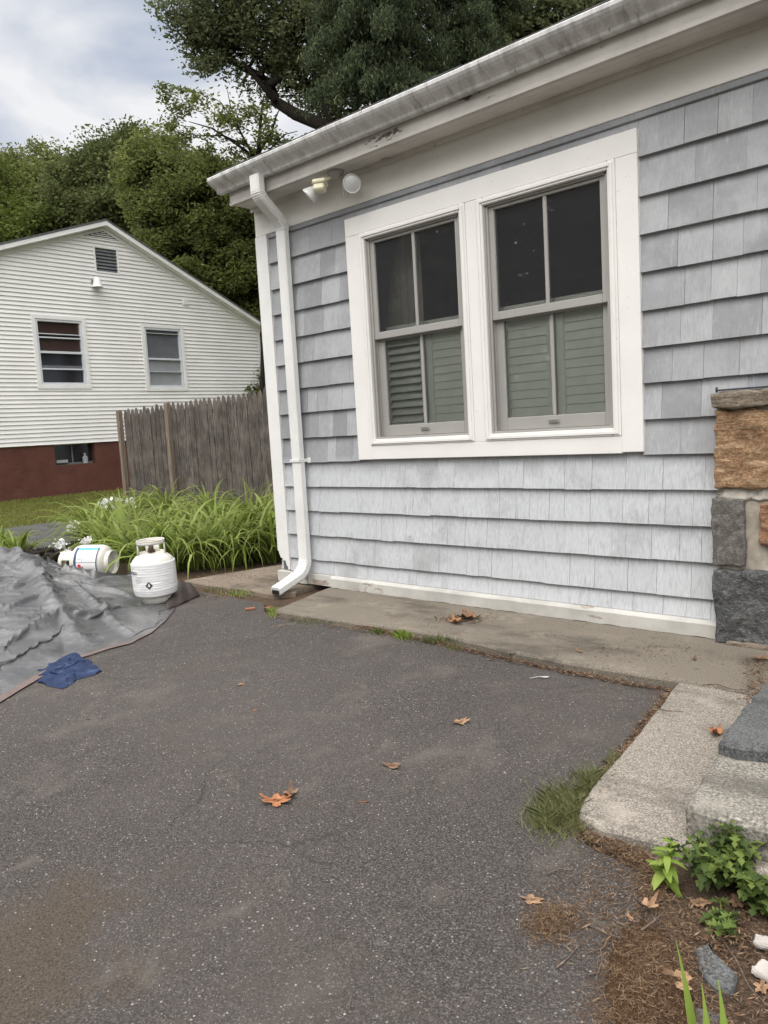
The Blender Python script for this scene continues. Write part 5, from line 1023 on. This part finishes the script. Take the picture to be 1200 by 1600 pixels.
# lumps of old asphalt and a pale stone
def lump(name, pts, h, mat, label, cat, seed=0, z=-.05, jit=.006):
    o = slab(name, [gz(*q).xy for q in pts], z, z+h, mat, jit, .012, .008, seed=seed); tag(o, label, cat)
lump('asphalt_lump', [(1086, 1462), (1108, 1452), (1130, 1480), (1152, 1500), (1146, 1528), (1118, 1522), (1098, 1498)], .024, 'granite_dark', 'broken grey asphalt lump right of the brown needle heap', 'asphalt lump', 31)
lump('asphalt_lump', [(1080, 1545), (1130, 1560), (1150, 1610), (1080, 1640), (1060, 1590)], .018, 'granite_dark', 'second broken asphalt lump at the bottom edge behind the bright blades', 'asphalt lump', 32)
for sd_, (x, y), d_, l in ((41, (1196, 1474), (.026, .020, .012), 'pale chalky stone at the right edge, upper one'), (42, (1202, 1522), (.026, .034, .014), 'pale chalky stone at the right edge, lower one')):
    q = gz(x, y, -.03); o = build('pale_stone', rock(MB(), (-d_[0], -d_[1], -d_[2]), d_, .012, .006, .010, sd_), 'white_stone', None, False); o.location = q; o.rotation_euler = (0, 0, sd_); tag(o, l, 'stone')
# dead leaves
def dead_leaf(x, y, wpx, label, seed, z=GZ, mat='dead_brown', curl=.5, rot=None, pts=5, tall=.35, stretch=1.):
    r = random.Random(seed); c = gz(x, y, z); e = gz(x+wpx/2, y, z); R = (e-c).length; n = 48; rings = 6; V = [(0, 0, .25*R*tall)]; F = []; ph = r.uniform(0, 6)
    for k in range(1, rings+1):
        for j in range(n):
            a = 2*PI*j/n; s_ = .50+.50*abs(math.cos(a*pts/2+ph))**1.6+.08*math.sin(11*a+ph)+.04*math.sin(23*a); s_ = min(1.05, s_); q = R*s_*k/rings; X, Y = q*math.cos(a), q*math.sin(a)*.62*stretch
            zz = R*tall*(.25+curl*((X/R)**2*1.1+.5*(Y/R)**2)+.28*math.sin(3*X/R+ph)*Y/R*1.5+.15*mnoise.noise(Vector((X/R*2.5, Y/R*2.5, seed)))); V.append((X, Y, max(.0008, zz)))
    for j in range(n): F.append((0, 1+j, 1+(j+1) % n))
    for k in range(rings-1):
        for j in range(n): F.append((1+k*n+j, 1+k*n+(j+1) % n, 1+(k+1)*n+(j+1) % n, 1+(k+1)*n+j))
    mb = MB().add(V, F); me = bpy.data.meshes.new('dead_leaf'); me.from_pydata(mb.v, [], mb.f); me.update(); o = link('dead_leaf', me, mat, None, True); o.location = (c.x, c.y, z+.001); o.rotation_euler = (0, 0, r.uniform(0, 6) if rot is None else rot)
    mb = MB(); mb.tube([(-R*.3, 0, .3*R*tall), (-R*.8, .05*R, .2*R*tall+.002), (-R*1.25, .16*R, .001+.15*R)], [.0009, .0008, .0007], 5); st = build('leaf_stalk', mb, 'twig', None, True); st.parent = o
    return tag(o, label, 'dead leaf', 'dead leaves on the ground')
for nm, a_, b_ in (('leaf_orange', (.13, .045, .02), (.44, .19, .085)), ('leaf_brown', (.08, .045, .028), (.24, .145, .09)), ('leaf_tan', (.13, .07, .04), (.38, .24, .14))):
    m = NT(nm, .65, .25); f = m.noise(45, 6, .7); g = m.noise(260, 3, .6); m.col(m.mix(m.ramp(g, (.4, .35), (.6, 0.)), m.ramp(f, (.34, a_), (.62, b_)), a_)); m.bump(f, .6, .003); M[nm] = m.m
dead_leaf(432, 1254, 58, 'orange brown curled oak leaf, the largest on the asphalt', 1, mat='leaf_orange', curl=.55, rot=.5, tall=.42, pts=6); dead_leaf(454, 1244, 38, 'darker curled leaf overlapping the largest orange one', 2, mat='leaf_brown', curl=1., rot=2.2, tall=.6)
dead_leaf(613, 1198, 36, 'flat tan brown leaf with pointed tips near the middle of the asphalt', 3, mat='leaf_brown', rot=.2, tall=.3, pts=3); dead_leaf(720, 1130, 34, 'folded beige leaf on the asphalt below the plastic spoon', 4, mat='leaf_tan', curl=.8, rot=1.2)
dead_leaf(569, 1254, 20, 'small light orange leaf scrap right of the largest leaf', 5, mat='leaf_orange', rot=0.9, stretch=.4); dead_leaf(377, 1070, 15, 'small pale orange leaf left of the centre of the asphalt', 6, mat='leaf_tan'); dead_leaf(398, 1110, 10, 'tiny reddish leaf scrap below the small pale orange leaf', 7, mat='leaf_orange')
dead_leaf(1118, 1148, 36, 'curled orange brown leaf leaning on the dark granite step', 8, z=.006, mat='leaf_orange', curl=1.1, rot=1.8, pts=3, tall=.6); dead_leaf(728, 967, 46, 'brown crumpled leaf, front one of the pile on the concrete slab', 9, z=.002, mat='leaf_brown', curl=.9, tall=.5); dead_leaf(712, 973, 34, 'brown crumpled leaf at the left of the pile on the slab', 10, z=.004, mat='dead_brown', curl=.9, tall=.5); dead_leaf(742, 966, 26, 'small brown leaf at the right of the pile on the slab', 11, z=.006, mat='dead_brown', curl=.9, tall=.5)
dead_leaf(765, 1032, 20, 'grey brown leaf fragment on the asphalt below the slab edge', 12, mat='leaf_brown', stretch=.4); dead_leaf(832, 1408, 40, 'pale tan torn leaf beside the small needle heap', 13, mat='leaf_tan', curl=.3, rot=.3); dead_leaf(1060, 1532, 70, 'large tan leaf lying across the brown needle heap', 14, z=-.01, mat='leaf_tan', curl=.4, rot=-.5, pts=3, tall=.25)
dead_leaf(1012, 1420, 44, 'upright tan leaf stuck in the top of the needle heap', 15, z=-.015, mat='leaf_tan', curl=1., rot=1.0, tall=.8); dead_leaf(1095, 1412, 40, 'smooth tan leaf below the pointed leaf weed', 16, z=-.04, mat='leaf_tan', curl=.3, rot=.2, pts=2); dead_leaf(1150, 1412, 44, 'brown leaf under the lobed weed at the right', 17, z=-.04, mat='leaf_brown', curl=.6)
dead_leaf(985, 1436, 30, 'narrow pale leaf on the left flank of the needle heap', 18, z=-.01, mat='leaf_tan', stretch=.5, rot=2.5); dead_leaf(1190, 1545, 40, 'tan leaf by the lower pale stone at the right edge', 19, z=-.04, mat='leaf_tan'); dead_leaf(418, 950, 14, 'small orange leaf by the slab corner below the downspout mouth', 20, mat='leaf_orange'); dead_leaf(440, 978, 12, 'small tan leaf below the slab corner', 21, mat='leaf_tan')
dead_leaf(1188, 1030, 36, 'brown leaf wedged between the dark pier block and the step', 22, z=.004, mat='leaf_brown', curl=.8); dead_leaf(905, 1018, 22, 'small reddish brown leaf on the slab under the right window', 23, z=.002, mat='dead_brown', stretch=.5); dead_leaf(1085, 1030, 24, 'flattened brown leaf on the slab near the pier', 24, z=.002, mat='leaf_brown', stretch=.5)
dead_leaf(800, 1022, 26, 'rusty leaf in the crack, left of the plastic spoon', 25, z=-.02, mat='dead_brown', curl=.8); dead_leaf(138, 1124, 9, 'tiny black leaf speck on the asphalt below the blue cloth', 26, mat='twig', curl=.8)
# twigs
def twig(pts, r, label, z=GZ+.004, fork=None):
    P = [gz(x, y, z)+Vector((0, 0, random.uniform(-.001, .004))) for x, y in pts]; mb = MB(); mb.tube(P, list(np.linspace(r, r*.5, len(P))), 6)
    if fork: Q = [gz(x, y, z) for x, y in fork]; mb.tube(Q, list(np.linspace(r*.6, r*.3, len(Q))), 5)
    tag(build('twig', mb, 'twig', None, True), label, 'twig', 'fallen twigs')
twig(((855, 1367), (872, 1359), (892, 1360), (898, 1352)), .0022, 'short grey forked twig under the grass tuft', fork=((858, 1362), (852, 1355))); twig(((870, 1513), (888, 1498), (902, 1482), (900, 1475)), .0025, 'curved dark twig left of the needle heap'); twig(((918, 1525), (935, 1520), (941, 1500), (938, 1485), (960, 1470)), .0022, 'hooked dark twig between the curved twig and the needle heap', fork=((915, 1490), (945, 1480)))
twig(((1002, 1455), (1020, 1442), (1040, 1425)), .0028, 'straight grey twig across the top of the needle heap', z=.0); twig(((918, 1446), (945, 1456), (970, 1468)), .0016, 'thin brown twig running into the needle heap'); twig(((1055, 1395), (1058, 1410), (1068, 1427)), .0015, 'thin pale twig below the pointed leaf weed', z=-.03); twig(((1025, 1110-3), (1045, 1111), (1068, 1112)), .002, 'small dark twig on the pale concrete pad', z=.008)
twig(((1097, 1071), (1120, 1070), (1150, 1078), (1180, 1076)), .003, 'dark root like twig in the joint between slab and pad', z=.006); twig(((1130, 1470), (1150, 1500), (1170, 1540), (1200, 1575)), .0018, 'long thin brown twig at the lower right among leaves', z=-.03); twig(((545, 1582), (548, 1560), (552, 1548)), .0012, 'tiny dark twig on the asphalt near the bottom edge')
# spoon, brick chip
sp = gz(828, 1061, GZ+.002); e = gz(858, 1058, GZ+.002); d = (e-sp); L = d.length; mb = MB(); n = 18; rg = []
for k in range(n+1):
    t = k/n; wk = .0032 if t < .5 else .0032+.010*math.sin(PI*min(1, (t-.5)/.5*.93+.02)); zz = .003+.004*math.sin(PI*t)+(-.003*math.sin(PI*(t-.5)*2) if t > .5 else 0); rg.append([(L*1.0*t*1.0, -wk, zz+.0012), (L*t, 0, zz-.001*(t > .5)), (L*t, wk, zz+.0012), (L*t, 0, zz+.0008-.001*(t > .5))])
mb.loft(rg); o = build('plastic_spoon', mb, 'clear_plastic', None, True); o.location = sp; o.rotation_euler = (0, 0, math.atan2(d.y, d.x)); o.scale = (1, 1, 1); tag(o, 'clear plastic spoon lying on the asphalt below the slab edge', 'spoon')
q = gz(391, 953, GZ); mb = rock(MB(), (-.035, -.012, 0), (.035, .012, .018), .005, .008, .003, 4); o = build('brick_chip', mb, 'brick_red', None, True); o.location = q; o.rotation_euler = (0, 0, rad(65)); tag(o, 'reddish brick chip on the asphalt in front of the corner slab', 'brick chip')
# broken root and soil bank behind the tarp
mb = MB()
for i, (x, y) in enumerate(((48, 868), (60, 872), (72, 868), (84, 874), (66, 882))): q = gz(x, y, -.02); rock(mb, (q.x-.09, q.y-.07, -.05), (q.x+.09, q.y+.07, .05+.01*(i % 3)), .03, .02, .02, i*3)
tag(build('rotten_log', mb, 'bark', None, True), 'dark crumbling wood edge between the grey path and the lying tank', 'rotten wood')
